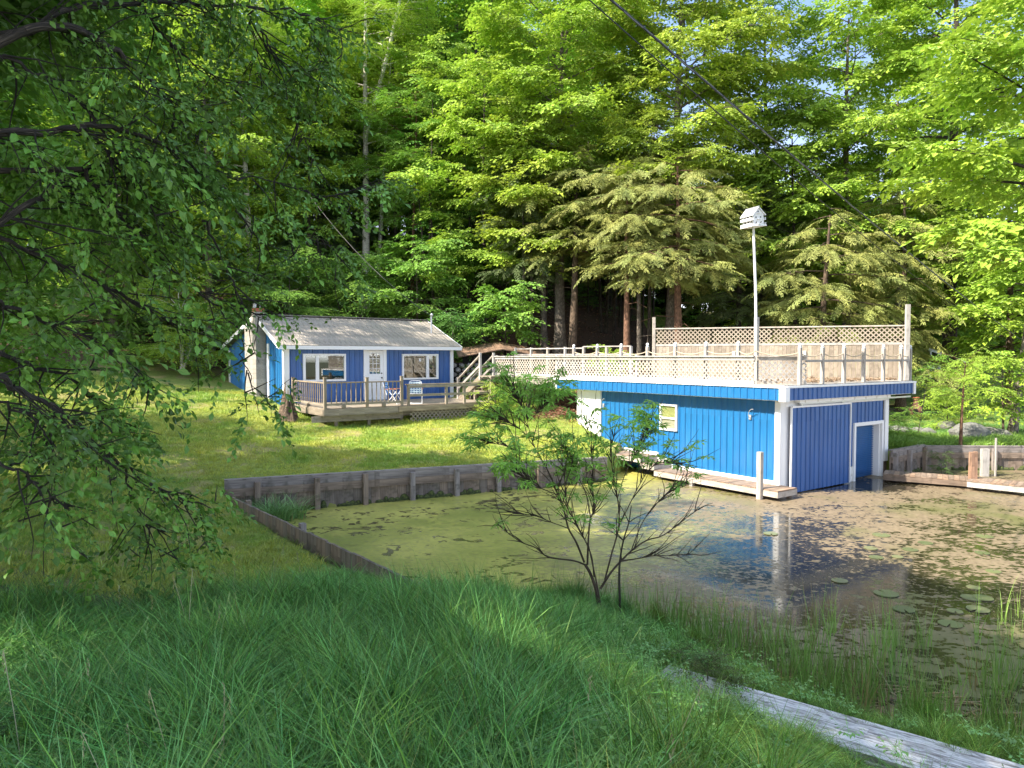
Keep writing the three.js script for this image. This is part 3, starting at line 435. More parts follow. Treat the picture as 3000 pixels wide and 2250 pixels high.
// leaves blown together on the roof deck
// birdhouse on its tilted pole
const bird = thing('birdhouse', 'white two-storey birdhouse on a tall leaning white pole above the boathouse roof', 'birdhouse', [7.5, 0, -19.9], TH);
{ const px = GX + 0.15, pz = -0.62, base = V(px, 4.2, pz), topP = V(px - 0.28, 7.52, pz + 0.05);
  part('post', bird, bx(0.1, 1.9, 0.1), M.pale[0], [px, FL + 0.95, pz]); part('pole', bird, tube([base, base.clone().lerp(topP, 0.5).add(V(0.03, 0, 0)), topP], [0.042, 0.038, 0.034], 10), M.white);
  const h = new THREE.Group(); h.name = 'house'; h.position.copy(topP); h.scale.setScalar(0.86); h.rotation.set(0.02, -0.28, 0.1); bird.add(h);
  const w = 0.40, l = 0.50, H = 0.36, roofY = 0.36, rise = 0.27, ov = 0.06; // gable faces +z, ridge along z
  const s = new THREE.Shape(); s.moveTo(-w / 2, 0); s.lineTo(w / 2, 0); s.lineTo(w / 2, H); s.lineTo(0, H + rise * 0.9); s.lineTo(-w / 2, H); s.closePath();
  const hole = (x, y) => { const c = new THREE.Path(); c.absarc(x, y, 0.03, 0, Math.PI * 2, true); s.holes.push(c); }; hole(0, 0.44); hole(-0.09, 0.26); hole(0.09, 0.26); hole(-0.09, 0.1); hole(0.09, 0.1);
  part('gable_wall', h, new THREE.ExtrudeGeometry(s, { depth: 0.02, bevelEnabled: false }), M.white, [0, 0.02, l / 2]); part('gable_wall', h, new THREE.ExtrudeGeometry(s, { depth: 0.02, bevelEnabled: false }), M.white, [0, 0.02, -l / 2 - 0.02]);
  for (const x of [-1, 1]) part('side_wall', h, bx(0.02, H, l), M.whiteOld, [x * (w / 2 - 0.03), 0.02 + H / 2, 0]);
  part('inner_wall', h, bx(w - 0.14, H, l - 0.1), M.dark, [0, 0.02 + H / 2, 0]);
  for (const x of [-1, 1]) { const a = Math.atan2(rise, w / 2 + ov); part('roof_board', h, bx(Math.hypot(rise, w / 2 + ov), 0.022, l + 0.14), M.white, [x * (w / 2 + ov) / 2, 0.02 + H + rise / 2 - 0.045, 0], [0, 0, -x * a]); for (const y of [0.03, 0.2]) { part('ledge', h, bx(0.1, 0.02, l + 0.06), M.white, [x * (w / 2 + 0.03), y, 0]); part('ledge_rail', h, bx(0.015, 0.075, l + 0.06), M.white, [x * (w / 2 + 0.075), y + 0.04, 0]); for (let k = 0; k < 3; k++) part('nest_hole', h, cyl(0.028, 0.028, 0.03, 10), M.dark, [x * (w / 2 - 0.014), y + 0.11, -0.15 + k * 0.15], [0, 0, Math.PI / 2]); } }
  part('floor_board', h, bx(w + 0.18, 0.025, l + 0.1), M.white, [0, 0.008, 0]); for (const y of [0.06, 0.22, 0.41]) part('perch', h, bx(0.12, 0.015, 0.05), M.white, [0, y, l / 2 + 0.04]); part('ridge_cap', h, bx(0.05, 0.02, l + 0.16), M.galv, [0, 0.02 + H + rise - 0.03, 0]); }
// dock along the long wall, stepping up to the entry door
{ const o = thing('boathouse_dock', 'brown plank dock with a mooring post along the boathouse long wall', 'dock', [7.5, 0, -19.9], TH), r = mulberry(31);
  const run = (z0, z1, y) => { const n = Math.round((z0 - z1) / 0.142); for (let i = 0; i < n; i++) part('plank', o, bx(0.88 + (r() - 0.5) * 0.03, 0.036, (z0 - z1) / n - 0.007, i % 4), M.dock[Math.floor(r() * 3)], [-0.41, y - 0.018 + (r() - 0.5) * 0.006, z0 - (i + 0.5) * (z0 - z1) / n]);
    part('edge_board', o, bx(0.045, 0.15, z0 - z1), M.pale[2], [-0.84, y - 0.11, (z0 + z1) / 2]); part('edge_board', o, bx(0.9, 0.15, 0.045), M.pale[2], [-0.41, y - 0.112, z0 - 0.02]); };
  run(0.55, -3.9, 0.29); run(-3.9, -4.5, 0.46); run(-4.5, -8.6, 0.63);
  part('mooring_post', o, bx(0.13, 1.9, 0.13), M.pale[2], [-0.9, 0.35, 0.02]); part('mooring_post', o, bx(0.12, 0.8, 0.12), M.pale[1], [-0.82, -0.2, -2.4]); for (const z of [0.4, -3.8, -6]) part('support_post', o, bx(0.1, 0.8, 0.1), M.dock[1], [-0.1, -0.2, z]); }
// docks on the right
plankDock('plank_dock', 'grey plank dock running from boathouse front to the old split post', 11.75, 22.35, Math.atan2(1.2, -2.1) - Math.PI + 0 + Math.PI * 0, { len: 2.45, wid: 0.85, y: 0.27, mats: M.dock, stringer: M.dock[1] }).rotation.y = Math.atan2(-1.25, 2.05);
plankDock('plank_dock', 'sunlit plank dock with pale edge running out of frame at right', 13.55, 20.95, 0, { len: 4.2, wid: 0.85, y: 0.3, mats: M.dock, stringer: M.pale[0] }).rotation.y = Math.atan2(-1.5, 1.6);
{ const o = thing('mooring_post', 'thick split reddish mooring post between the two right hand docks', 'mooring post', [13.6, 0, -21.0]); const r = mulberry(5); for (let i = 0; i < 4; i++) part('split_timber', o, bx(0.085, 2.0 - r() * 0.12, 0.085, i), std({ map: dockWood, color: rgb(1.1, 0.9, 0.8) }), [(i % 2) * 0.087, 0.12, (i > 1 ? 1 : 0) * 0.087], [0.01 * (r() - 0.5), 0, 0.03 * (r() - 0.5)]);
  const p = thing('mooring_post', 'slim pale post standing in the water behind the split mooring post', 'mooring post', [15.42, 0, -23.1]); part('timber', p, bx(0.22, 1.6, 0.14), M.pale[0], [0, 0.1, 0]); part('stake', p, cyl(0.035, 0.03, 1.9, 8), M.pale[1], [0.35, 0.3, 0]); }

// ------------------------------------------------------------------ the cottage; x along its front, -z to the back
const house = thing('cottage', 'small dark blue ribbed steel cottage with a grey metal roof and white trim', 'cottage', [-9.1, 0, -28.5], TH);
{ const W = 7.8, D = 8.4, B = 1.9, EA = 4.27, RZ = -3.0, RY = 5.70, BK = 4.42;
  const wins = [[0.73, 2.56, 2.88, 4.02], [5.19, 7.02, 2.88, 4.02]];
  panelWall(house, [0, B, 0], 0, W, EA - B, M.blueShaded, { open: [...wins.map((w) => [w[0] + 0.03, w[1] - 0.03, w[2] - B + 0.03, w[3] - B - 0.03]), [3.44, 4.36, 0, EA - B]] });
  // gable end: strips cut to the slope
  { const n = 36, pw = D / n; for (let i = 0; i < n; i++) { const z = -(i + 0.5) * pw, top = z > RZ ? lerp(EA, RY - 0.1, z / RZ) : lerp(RY - 0.1, BK - 0.08, (z - RZ) / (-D - RZ)); part('wall_panel', house, strip(pw - 0.001, top - B), M.blue[i % 3], [0, B, -(i + 1) * pw], [0, -Math.PI / 2, 0]); } }
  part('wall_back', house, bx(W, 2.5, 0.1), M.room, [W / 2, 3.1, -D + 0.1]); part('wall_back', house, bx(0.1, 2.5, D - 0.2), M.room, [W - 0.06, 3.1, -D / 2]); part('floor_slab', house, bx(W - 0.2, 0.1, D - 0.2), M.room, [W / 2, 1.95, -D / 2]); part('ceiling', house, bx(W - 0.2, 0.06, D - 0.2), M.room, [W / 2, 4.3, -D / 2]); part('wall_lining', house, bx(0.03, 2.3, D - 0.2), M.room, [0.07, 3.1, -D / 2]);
  part('corner_trim', house, bx(0.2, EA - B, 0.05), M.white, [0.07, (EA + B) / 2, 0.03]); part('corner_trim', house, bx(0.05, EA - B, 0.2), M.white, [-0.03, (EA + B) / 2, -0.045]); part('corner_trim', house, bx(0.17, EA - B, 0.05), M.white, [W - 0.06, (EA + B) / 2, 0.03]); part('corner_trim', house, bx(0.05, 2.7, 0.22), M.white, [-0.03, B + 1.2, -2.05]); part('corner_trim', house, bx(0.05, 2.4, 0.2), M.white, [-0.03, B + 1.1, -D + 0.1]);
  for (const [k, w] of wins.entries()) { const cw = w[1] - w[0], ch = w[3] - w[2], o = sashWindow(house, [(w[0] + w[1]) / 2, (w[2] + w[3]) / 2, 0.035], 0, cw, ch, 1, 2, 'window', 0.075, 0.08); const mx = k ? 1.2 - cw / 2 + 0.06 : 0.61 - cw / 2; part('mullion', o, bx(0.11, ch - 0.15, 0.07), M.white, [mx, 0, 0.002]);
    const a0 = -cw / 2 + 0.075, a1 = mx - 0.055, b0 = mx + 0.055, b1 = cw / 2 - 0.075; part('pane', o, bx(a1 - a0, ch - 0.15, 0.008), M.glass, [(a0 + a1) / 2, 0, -0.005]); part('pane', o, bx(b1 - b0, ch - 0.15, 0.008), M.glass, [(b0 + b1) / 2, 0, -0.005]);
    part('sash_frame', o, merge([bx(0.03, ch - 0.15, 0.03).clone().translate(k ? b0 + 0.015 : a0 + 0.015, 0, 0.012), bx(0.03, ch - 0.15, 0.03).clone().translate(k ? b1 - 0.015 : a1 - 0.015, 0, 0.012)]), M.white); if (k) part('window_sticker', o, bx(0.1, 0.12, 0.003), M.white, [-0.02, 0.3, 0.003]); }
  // door: frame, slab with a grilled light of small panes
  for (const x of [3.44, 4.36]) part('door_frame', house, bx(0.14, EA - 2.04, 0.09), M.white, [x, (EA + 2.04) / 2, 0.02]); part('door_frame', house, bx(0.78, 0.1, 0.09), M.white, [3.9, EA - 0.05, 0.022]);
  const door = new THREE.Group(); door.name = 'door'; door.position.set(3.9, 2.06, -0.01); house.add(door); const dw = 0.78, lx = 0.25, l0 = 1.1, l1 = 1.98;
  part('slab', door, merge([bx(dw, l0, 0.045).clone().translate(0, l0 / 2, 0), bx(dw, 2.1 - l1, 0.045).clone().translate(0, (l1 + 2.1) / 2, 0), bx(dw / 2 - lx, l1 - l0, 0.045).clone().translate(-(dw / 2 + lx) / 2, (l0 + l1) / 2, 0), bx(dw / 2 - lx, l1 - l0, 0.045).clone().translate((dw / 2 + lx) / 2, (l0 + l1) / 2, 0)]), M.white);
  for (let i = 0; i < 3; i++) for (let j = 0; j < 4; j++) part('pane', door, bx(2 * lx / 3 - 0.012, (l1 - l0) / 4 - 0.012, 0.006), M.glass, [-lx + (i + 0.5) * 2 * lx / 3, l0 + (j + 0.5) * (l1 - l0) / 4, 0]);
  part('grille', door, merge([...[1, 2].map((i) => bx(0.018, l1 - l0, 0.03).clone().translate(-lx + i * 2 * lx / 3, (l0 + l1) / 2, 0)), ...[1, 2, 3].map((j) => bx(2 * lx, 0.018, 0.026).clone().translate(0, l0 + j * (l1 - l0) / 4, 0))]), M.white);
  for (const x of [-0.17, 0.17]) part('raised_panel', door, bx(0.26, 0.78, 0.016), M.white, [x, 0.55, 0.028]); part('handle', door, new THREE.SphereGeometry(0.035, 10, 8), M.black, [0.31, 0.93, 0.06]); part('lock', door, cyl(0.03, 0.03, 0.03).rotateX(Math.PI / 2), M.black, [0.31, 1.12, 0.035]); part('threshold', house, bx(0.9, 0.05, 0.12), M.galv, [3.9, 2.04, 0.03]);
  // roof: ribbed sheets front and back
  const roof = new THREE.Group(); roof.name = 'roof'; house.add(roof); const ox = 0.32, fz = 0.32, rise = RY - 4.36, runF = fz - RZ, a = Math.atan2(rise, runF), LF = Math.hypot(rise, runF), n = Math.round((W + 2 * ox) / 0.229), pw = (W + 2 * ox) / n;
  for (let i = 0; i < n; i++) { const m = part('roof_panel', roof, strip(pw - 0.001, LF, true, 0.013), M.roof, [-ox + i * pw, 4.36, fz], [-(Math.PI / 2 - a), 0, 0]); }
  const bl = -D - 0.35 - RZ, LB = Math.hypot(bl, RY - BK); part('back_slope', roof, bx(W + 2 * ox, 0.03, LB), M.roof, [W / 2, (RY + BK) / 2, RZ + bl / 2], [-Math.atan2(RY - BK, -bl), 0, 0]);
  part('ridge_cap', roof, bx(W + 2 * ox, 0.03, 0.3), M.roof, [W / 2, RY + 0.025, RZ]);
  part('eave_board', roof, bx(W + 2 * ox, 0.15, 0.04), M.white, [W / 2, 4.27, fz - 0.03]); part('soffit', roof, bx(W + 2 * ox, 0.02, fz - 0.04), M.white, [W / 2, 4.262, fz / 2 - 0.03]);
  for (const x of [-ox, W + ox]) { bar('rake_board', roof, V(x, 4.28, fz), V(x, RY - 0.07, RZ), 0.035, 0.16, M.white); bar('rake_board', roof, V(x, RY - 0.07, RZ - 0.01), V(x, BK - 0.1, -D - 0.33), 0.035, 0.16, M.white); }
  // block chimney against the gable
  const ch = new THREE.Group(); ch.name = 'chimney'; ch.position.set(-0.24, 0, -3.2); house.add(ch); let r = mulberry(4);
  for (let j = 0; j < 20; j++) { const y = 1.75 + j * 0.203, wz = j < 17 ? 1.7 : 0.62, k = j < 17 ? 4 : 2, zo = j < 17 ? 0 : 0.5; for (let i = 0; i < k; i++) part('block', ch, bx(0.42 + (r() - 0.5) * 0.012, 0.192, wz / k - 0.01, i), M.block[Math.floor(r() * 3)], [0, y + 0.1, zo - wz / 2 + (i + 0.5) * wz / k]); }
  part('mortar_core', ch, bx(0.40, 3.4, 1.66), M.block[2], [0, 3.4, 0]); part('mortar_core', ch, bx(0.4, 0.62, 0.6), M.block[2], [0, 5.46, 0.5]);
  for (let j = 0; j < 2; j++) for (let i = 0; i < 3; i++) part('brick', ch, bx(0.36, 0.062, 0.17), M.brick, [0, 5.85 + j * 0.072, 0.32 + i * 0.18]);
  { const cage = part('spark_cage', ch, bx(0.30, 0.02, 0.44), M.galv, [0, 6.17, 0.5]); for (let i = 0; i < 6; i++) for (const x of [-0.14, 0.14]) part('cage_bar', cage, bx(0.015, 0.18, 0.015), M.galv, [x, -0.09, -0.21 + i * 0.083]); }
  // service mast through the roof
  const mast = part('service_mast', house, tube([V(0, -0.4, 0), V(0, 0.86, 0)], [0.045], 10), M.galv, [W - 0.35, 4.98, -1.35]); part('weatherhead', mast, new THREE.SphereGeometry(0.075, 10, 8).scale(1, 1.2, 1.3), M.galv, [0, 0.9, 0.03]); part('loose_wire', mast, tube(spline([V(0.02, 0.85, 0.05), V(0.16, 0.75, 0.1), V(0.16, 0.6, 0.05), V(0.06, 0.66, 0.02)], 12), [0.01], 5), M.black);
}
// ------------------------------------------------------------------ its deck
const deck = thing('wooden_deck', 'weathered wooden deck with baluster railing and lattice skirt before the cottage', 'deck', [-6.78, 0, -25.6], TH);
{ const Y = 2.02, L = 7.3, D = 3.55, r = mulberry(17), n = 25;
  for (let i = 0; i < n; i++) { const z = -(i + 0.5) * D / n; part('deck_board', deck, bx(L, 0.034, D / n - 0.006, i % 4), M.wood[Math.floor(r() * 3)], [L / 2, Y - 0.017 + (r() - 0.5) * 0.004, z]); }
  bar('rim_board', deck, V(-0.02, Y - 0.15, 0.025), V(3.12, Y - 0.15, 0.025), 0.045, 0.23, M.wood[0]); bar('rim_board', deck, V(2.95, Y - 0.13, 0.075), V(L + 0.05, Y - 0.13, 0.075), 0.045, 0.2, M.wood[2], 2); bar('rim_board', deck, V(-0.025, Y - 0.15, 0), V(-0.025, Y - 0.15, -D), 0.045, 0.23, M.wood[1]); bar('rim_board', deck, V(L + 0.03, Y - 0.13, 0), V(L + 0.03, Y - 0.13, -D), 0.045, 0.2, M.wood[1]);
  bar('girder', deck, V(-0.35, Y - 0.40, -0.28), V(3.3, Y - 0.40, -0.28), 0.05, 0.22, M.wood[0], 1); bar('girder', deck, V(3.3, Y - 0.32, -0.3), V(L, Y - 0.32, -0.3), 0.05, 0.2, M.wood[1]);
  for (const x of [0.6, 1.9, 3.25, 5, 6.9]) part('support_post', deck, bx(0.1, 1.3, 0.1), M.wood[1], [x, Y - 1.05, -0.36]);
  part('added_shade_sheet', deck, bx(L - 0.2, 0.9, 0.03), M.dark, [L / 2 + 0.1, Y - 0.72, -2.2]);  // near-black sheet added under the deck, its colour standing in for shade
  const post = (x, z, h, s = 0.1) => part('railing_post', deck, bx(s, h + 0.2, s, Math.round(x * 7) % 4), M.wood[Math.round(x * 10) % 3], [x, Y + h / 2 - 0.1, z]);
  for (const [x, z, h] of [[0.05, -0.02, 1.12], [1.68, -0.02, 1.1], [3.12, -0.02, 1.12], [0.05, -D + 0.1, 1.05]]) { const p = post(x, z, h); part('post_cap', p, bx(0.12, 0.03, 0.12), M.wood[1], [0, h / 2 + 0.1, 0]); }
  const balus = new THREE.LatheGeometry([[0.0, 0], [0.02, 0], [0.02, 0.14], [0.026, 0.17], [0.014, 0.2], [0.02, 0.34], [0.022, 0.5], [0.014, 0.6], [0.024, 0.63], [0.018, 0.66], [0.02, 0.78], [0, 0.78]].map((p) => new THREE.Vector2(...p)), 8);
  const run = (a, b, k) => { bar('top_rail', deck, a.clone().setY(Y + 0.93), b.clone().setY(Y + 0.93), 0.09, 0.045, M.wood[2]); bar('bottom_rail', deck, a.clone().setY(Y + 0.14), b.clone().setY(Y + 0.14), 0.05, 0.08, M.wood[0]); for (let i = 1; i <= k; i++) { const p = a.clone().lerp(b, i / (k + 1)); part('baluster', deck, balus, M.wood[i % 3], [p.x, Y + 0.15, p.z], [(r() - 0.5) * 0.03, r() * 6, (r() - 0.5) * 0.05]); } };
  run(V(0.1, 0, -0.02), V(1.63, 0, -0.02), 7); run(V(1.73, 0, -0.02), V(3.07, 0, -0.02), 7); run(V(0.05, 0, -0.08), V(0.05, 0, -D + 0.15), 14);
  for (const [x, z] of [[0.75, 0.01], [2.35, 0.01], [0.03, -1.7]]) part('rail_block', deck, bx(0.13, 0.11, 0.1), M.wood[1], [x, Y + 0.055, z]);
  for (const x of [3.4, 5.1, 5.95, 7.2]) post(x, 0.0, 0.78, 0.09);
  bar('top_rail', deck, V(3.3, Y + 0.8, 0.0), V(7.35, Y + 0.8, 0.0), 0.15, 0.04, M.wood[2], 1); bar('top_rail', deck, V(3.36, Y + 0.72, 0.05), V(7.25, Y + 0.72, 0.05), 0.04, 0.1, M.wood[0], 3); bar('mid_rail', deck, V(3.36, Y + 0.38, 0.052), V(7.25, Y + 0.38, 0.052), 0.04, 0.1, M.wood[0], 2);
  bar('top_rail', deck, V(7.24, Y + 0.79, 0.0), V(7.24, Y + 0.79, -1.2), 0.13, 0.04, M.wood[1]); bar('mid_rail', deck, V(7.24, Y + 0.38, -0.03), V(7.24, Y + 0.38, -1.2), 0.04, 0.1, M.wood[1]); post(7.24, -1.2, 0.78, 0.09);
  latticePanel(deck, V(3.45, 0, 0.045), V(7.3, 0, 0.045), Y - 0.86, 0.64, M.wood[0], 'lattice_skirt', 0.13); }
// folding lawn chairs: white tube frame, webbing, wooden arms
function lawnChair(label, x, z, ry, web) {
  const c = V(x, 0, z).applyAxisAngle(V(0, 1, 0), TH).add(V(-6.78, 2.02, -25.6)), o = thing('lawn_chair', label, 'lawn chair', [c.x, c.y, c.z], TH + ry, 'folding chairs on the cottage deck');
  const wood = std({ color: rgb(0.42, 0.16, 0.08), roughness: 0.5 }), tb = (n, pts) => part(n, o, tube(spline(pts, 14), [0.014], 7), M.white);
  for (const s of [-1, 1]) { tb('leg', [V(s * 0.27, 0.0, 0.26), V(s * 0.27, 0.3, 0.1), V(s * 0.27, 0.58, -0.16)]); tb('leg', [V(s * 0.25, 0.0, -0.24), V(s * 0.25, 0.3, 0.04), V(s * 0.25, 0.56, 0.24)]); part('armrest', o, bx(0.05, 0.022, 0.5), wood, [s * 0.285, 0.6, 0.02]); tb('back_frame', [V(s * 0.24, 0.36, -0.18), V(s * 0.24, 0.62, -0.27), V(s * 0.23, 0.86, -0.35), V(s * 0.12, 0.9, -0.365), V(0, 0.9, -0.365)]); }
  tb('crossbar', [V(-0.27, 0.01, 0.26), V(0, 0.01, 0.26), V(0.27, 0.01, 0.26)]); tb('crossbar', [V(-0.25, 0.01, -0.24), V(0, 0.01, -0.24), V(0.25, 0.01, -0.24)]); tb('crossbar', [V(-0.25, 0.4, 0.25), V(0, 0.4, 0.25), V(0.25, 0.4, 0.25)]);
  for (let i = 0; i < 5; i++) part('seat_strap', o, bx(0.5, 0.006, 0.055), web, [0, 0.385 + i * 0.005, -0.14 + i * 0.092]); for (let i = 0; i < 5; i++) part('back_strap', o, bx(0.47, 0.05, 0.006), web, [0, 0.46 + i * 0.09, -0.205 - i * 0.032], [-0.33, 0, 0]); for (let i = 0; i < 4; i++) part('back_strap', o, bx(0.045, 0.48, 0.004), web, [-0.17 + i * 0.113, 0.63, -0.272], [-0.33, 0, 0]); return o; }
lawnChair('white webbed folding lawn chair on the deck right of the door', 4.1, -0.75, -0.5, std({ color: rgb(0.55, 0.66, 0.66), roughness: 0.8 }));
lawnChair('blue webbed folding lawn chair half hidden behind the deck railing post', 3.25, -1.0, 0.75, std({ color: rgb(0.05, 0.25, 0.6), roughness: 0.8 }));
// rotten stump at the corner of the deck
{ const o = thing('tree_stump', 'jagged rotten brown tree stump at the left corner of the deck', 'tree stump', [-8.35, 1.45, -26.6]); const pos = [], idx = [], uv = [], S = 40, N = 14;
  for (let j = 0; j <= N; j++) for (let i = 0; i <= S; i++) { const a = (i % S) / S * Math.PI * 2, jag = fbm(Math.cos(a) * 2.2 + 8, Math.sin(a) * 2.2 + 8, 3), top = 0.65 + 0.9 * sstep(0.3, 0.75, jag) - 0.25 * Math.cos(a), t = j / N, y = t * top, r = (0.24 + 0.22 * Math.pow(1 - t, 1.6)) * (0.85 + 0.35 * vn(Math.cos(a) * 5 + 20, Math.sin(a) * 5 + t * 1.5 + 20)) * (1 - 0.45 * t * t); pos.push(Math.cos(a) * r, y - 0.15, Math.sin(a) * r); uv.push(i / S * 3, y * 2); }
  for (let j = 0; j < N; j++) for (let i = 0; i < S; i++) { const a = j * (S + 1) + i, b = a + S + 1; idx.push(a, b, a + 1, b, b + 1, a + 1); }
  const g = new THREE.BufferGeometry(); g.setAttribute('position', new THREE.Float32BufferAttribute(pos, 3)); g.setAttribute('uv', new THREE.Float32BufferAttribute(uv, 2)); g.setIndex(idx); g.computeVertexNormals(); part('rotten_trunk', o, g, M.barkBrown); part('heartwood', o, new THREE.ConeGeometry(0.2, 0.9, 12), M.barkDark, [0, 0.35, 0]); }
// stone wall and low earth-covered roof between cottage and walkway
{ const o = thing('stone_wall', 'grey stone retaining wall in the shade between cottage and stairs', 'stone wall', [-2.0, 0, -34.6], 0.1), r = mulberry(77); for (let j = 0; j < 7; j++) for (let i = 0; i < 9; i++) { const w = 0.34 + r() * 0.12; part('stone', o, new THREE.DodecahedronGeometry(0.5, 0).scale(w * 0.98, 0.24, 0.3), M.block[(i + j) % 3], [-1.2 + i * 0.38 + (j % 2) * 0.19, 2.15 + j * 0.22, (r() - 0.5) * 0.06], [r() * 0.2, r() * 3, r() * 0.2]); }
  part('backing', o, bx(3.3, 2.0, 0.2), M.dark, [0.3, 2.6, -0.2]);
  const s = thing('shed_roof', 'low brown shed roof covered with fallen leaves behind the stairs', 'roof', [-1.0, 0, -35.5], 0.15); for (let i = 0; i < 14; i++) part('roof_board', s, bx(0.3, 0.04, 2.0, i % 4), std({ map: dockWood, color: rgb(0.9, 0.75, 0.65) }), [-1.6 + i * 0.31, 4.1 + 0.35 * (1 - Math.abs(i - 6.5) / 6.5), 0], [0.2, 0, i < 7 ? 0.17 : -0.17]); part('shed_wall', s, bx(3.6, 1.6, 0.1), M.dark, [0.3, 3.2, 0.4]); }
// weathered plank walk in the bottom right corner
{ const a = V(1.55, 0.5, -7.48), b = V(4.35, 0.5, -5.35), d = b.clone().sub(a), L = d.length(), o = thing('weathered_gangway', 'peeling white painted plank gangway lying in tall grass at lower right', 'gangway', [a.x, 0, a.z], Math.atan2(-d.z, d.x)), r = mulberry(2);
  for (let i = 0; i < 5; i++) part('plank', o, bx(L + (r() - 0.5) * 0.05, 0.05, 0.118, i), M.chip, [L / 2, 0.475 + (r() - 0.5) * 0.006, -0.25 + i * 0.124]);
  part('side_board', o, bx(L, 0.2, 0.05, 2), M.chip, [L / 2, 0.345, 0.30]); part('side_board', o, bx(L, 0.2, 0.05, 3), M.chip, [L / 2, 0.345, -0.29]); part('end_board', o, bx(0.05, 0.2, 0.6), M.chip, [-0.03, 0.35, 0]); for (const x of [0.4, 2.6]) part('support_block', o, bx(0.3, 0.5, 0.4), M.dock[1], [x, 0.0, 0]); }
// ------------------------------------------------------------------ far right: clay chiminea, chair, boulders, white steps
{ const clay = std({ map: tex(128, 128, (u, v) => { const g = fbm(u * 6, v * 6, 4); return [0.20 + 0.15 * (g - 0.5), 0.10 + 0.07 * (g - 0.5), 0.07 + 0.05 * (g - 0.5)]; }), roughness: 0.9 });
  const o = thing('chiminea', 'reddish clay chiminea with dark mouth on the patio behind the boathouse', 'chiminea', [18.2, gh(18.2, 32), -32]); o.scale.setScalar(0.6); const body = new THREE.LatheGeometry([[0.1, 0.25], [0.3, 0.3], [0.44, 0.5], [0.47, 0.72], [0.42, 0.95], [0.28, 1.1], [0.19, 1.2], [0.17, 1.5], [0.2, 1.62], [0.25, 1.66], [0.25, 1.72], [0.2, 1.72]].map((p) => new THREE.Vector2(...p)), 24); part('body', o, body, clay); part('mouth', o, cyl(0.2, 0.24, 0.16, 16), M.dark, [-0.22, 0.68, 0.36], [Math.PI / 2, 0, 0.5]); part('mouth_rim', o, new THREE.TorusGeometry(0.22, 0.035, 8, 20), clay, [-0.25, 0.68, 0.40], [0, -0.5, 0]); part('rim', o, new THREE.TorusGeometry(0.24, 0.03, 8, 20), M.brick, [0, 1.7, 0], [Math.PI / 2, 0, 0]); for (let i = 0; i < 3; i++) part('leg', o, tube([V(0.3 * Math.cos(i * 2.1), 0, 0.3 * Math.sin(i * 2.1)), V(0.25 * Math.cos(i * 2.1), 0.34, 0.25 * Math.sin(i * 2.1))], [0.025], 6), M.black); part('stand_ring', o, new THREE.TorusGeometry(0.27, 0.02, 6, 20), M.black, [0, 0.32, 0], [Math.PI / 2, 0, 0]);
  const c = thing('patio_chair', 'thin black metal patio chair left of the chiminea', 'chair', [16.6, gh(16.6, 31.5), -31.5], 0.6), tb = (n, p) => part(n, c, tube(p, [0.018], 6), M.black); for (const s of [-1, 1]) { tb('leg', [V(s * 0.25, 0, 0.25), V(s * 0.25, 0.62, 0.25)]); tb('leg', [V(s * 0.25, 0, -0.25), V(s * 0.25, 0.95, -0.3)]); tb('armrest', [V(s * 0.25, 0.62, 0.25), V(s * 0.25, 0.62, -0.27)]); } tb('top_rail', [V(-0.25, 0.95, -0.3), V(0.25, 0.95, -0.3)]); part('seat', c, bx(0.5, 0.03, 0.5), M.black, [0, 0.42, 0]); for (let i = 0; i < 5; i++) tb('back_slat', [V(-0.16 + i * 0.08, 0.44, -0.25), V(-0.16 + i * 0.08, 0.95, -0.3)]);
  const rockT = tex(128, 128, (u, v) => { const g = fbm(u * 8, v * 8, 5); return [0.17 * (0.6 + 0.8 * g), 0.17 * (0.6 + 0.8 * g), 0.155 * (0.6 + 0.8 * g)]; }), rockM = std({ map: rockT, roughness: 0.95 });
  const rock = (name, label, x, d, sx, sy, sz, seed, group) => { const g = new THREE.IcosahedronGeometry(0.5, 3), p = g.attributes.position; for (let i = 0; i < p.count; i++) { const v = V(p.getX(i), p.getY(i), p.getZ(i)), n = v.clone().normalize(), k = 0.8 + 0.5 * fbm(n.x * 1.6 + seed, n.y * 1.6 + n.z * 1.3 + seed, 3); v.multiplyScalar(k); p.setXYZ(i, v.x * sx, Math.max(v.y, -0.3) * sy, v.z * sz); } g.computeVertexNormals(); const m = part(numbered(name), scene, g, rockM, [x, gh(x, d) + sy * 0.2, -d], [0, seed, 0]); tag(m, label, 'boulder', group); };
  rock('boulder', 'large grey boulder in the grass right of the thin red trunk', 16.9, 26.2, 1.3, 0.9, 0.9, 3); rock('boulder', 'long flat grey boulder beside the larger one on the right bank', 18.1, 26.8, 1.5, 0.55, 0.7, 5); rock('boulder', 'pale boulder at the foot of the post beside the boathouse', 14.2, 27.5, 1.0, 0.55, 0.8, 8); rock('boulder', 'round tan boulder under the leafy bush by the chiminea', 17.9, 29.2, 0.7, 0.5, 0.6, 9);
  const rr = mulberry(90); for (let i = 0; i < 14; i++) rock('stone', 'small grey stone in the rough row edging the patio behind the boathouse', 14.6 + rr() * 3.2, 27.6 + rr() * 1.2, 0.35 + rr() * 0.3, 0.28, 0.35, i + 20, 'stones edging the patio');
  const pst = thing('log_post', 'pale round log post holding up the back corner of the boathouse roof', 'post', [13.35, gh(13.35, 26.2), -26.2]); part('log', pst, tube([V(0, -0.3, 0), V(0.02, 1, 0), V(-0.05, 2.1, 0)], [0.14, 0.13, 0.12], 10), M.barkGrey);
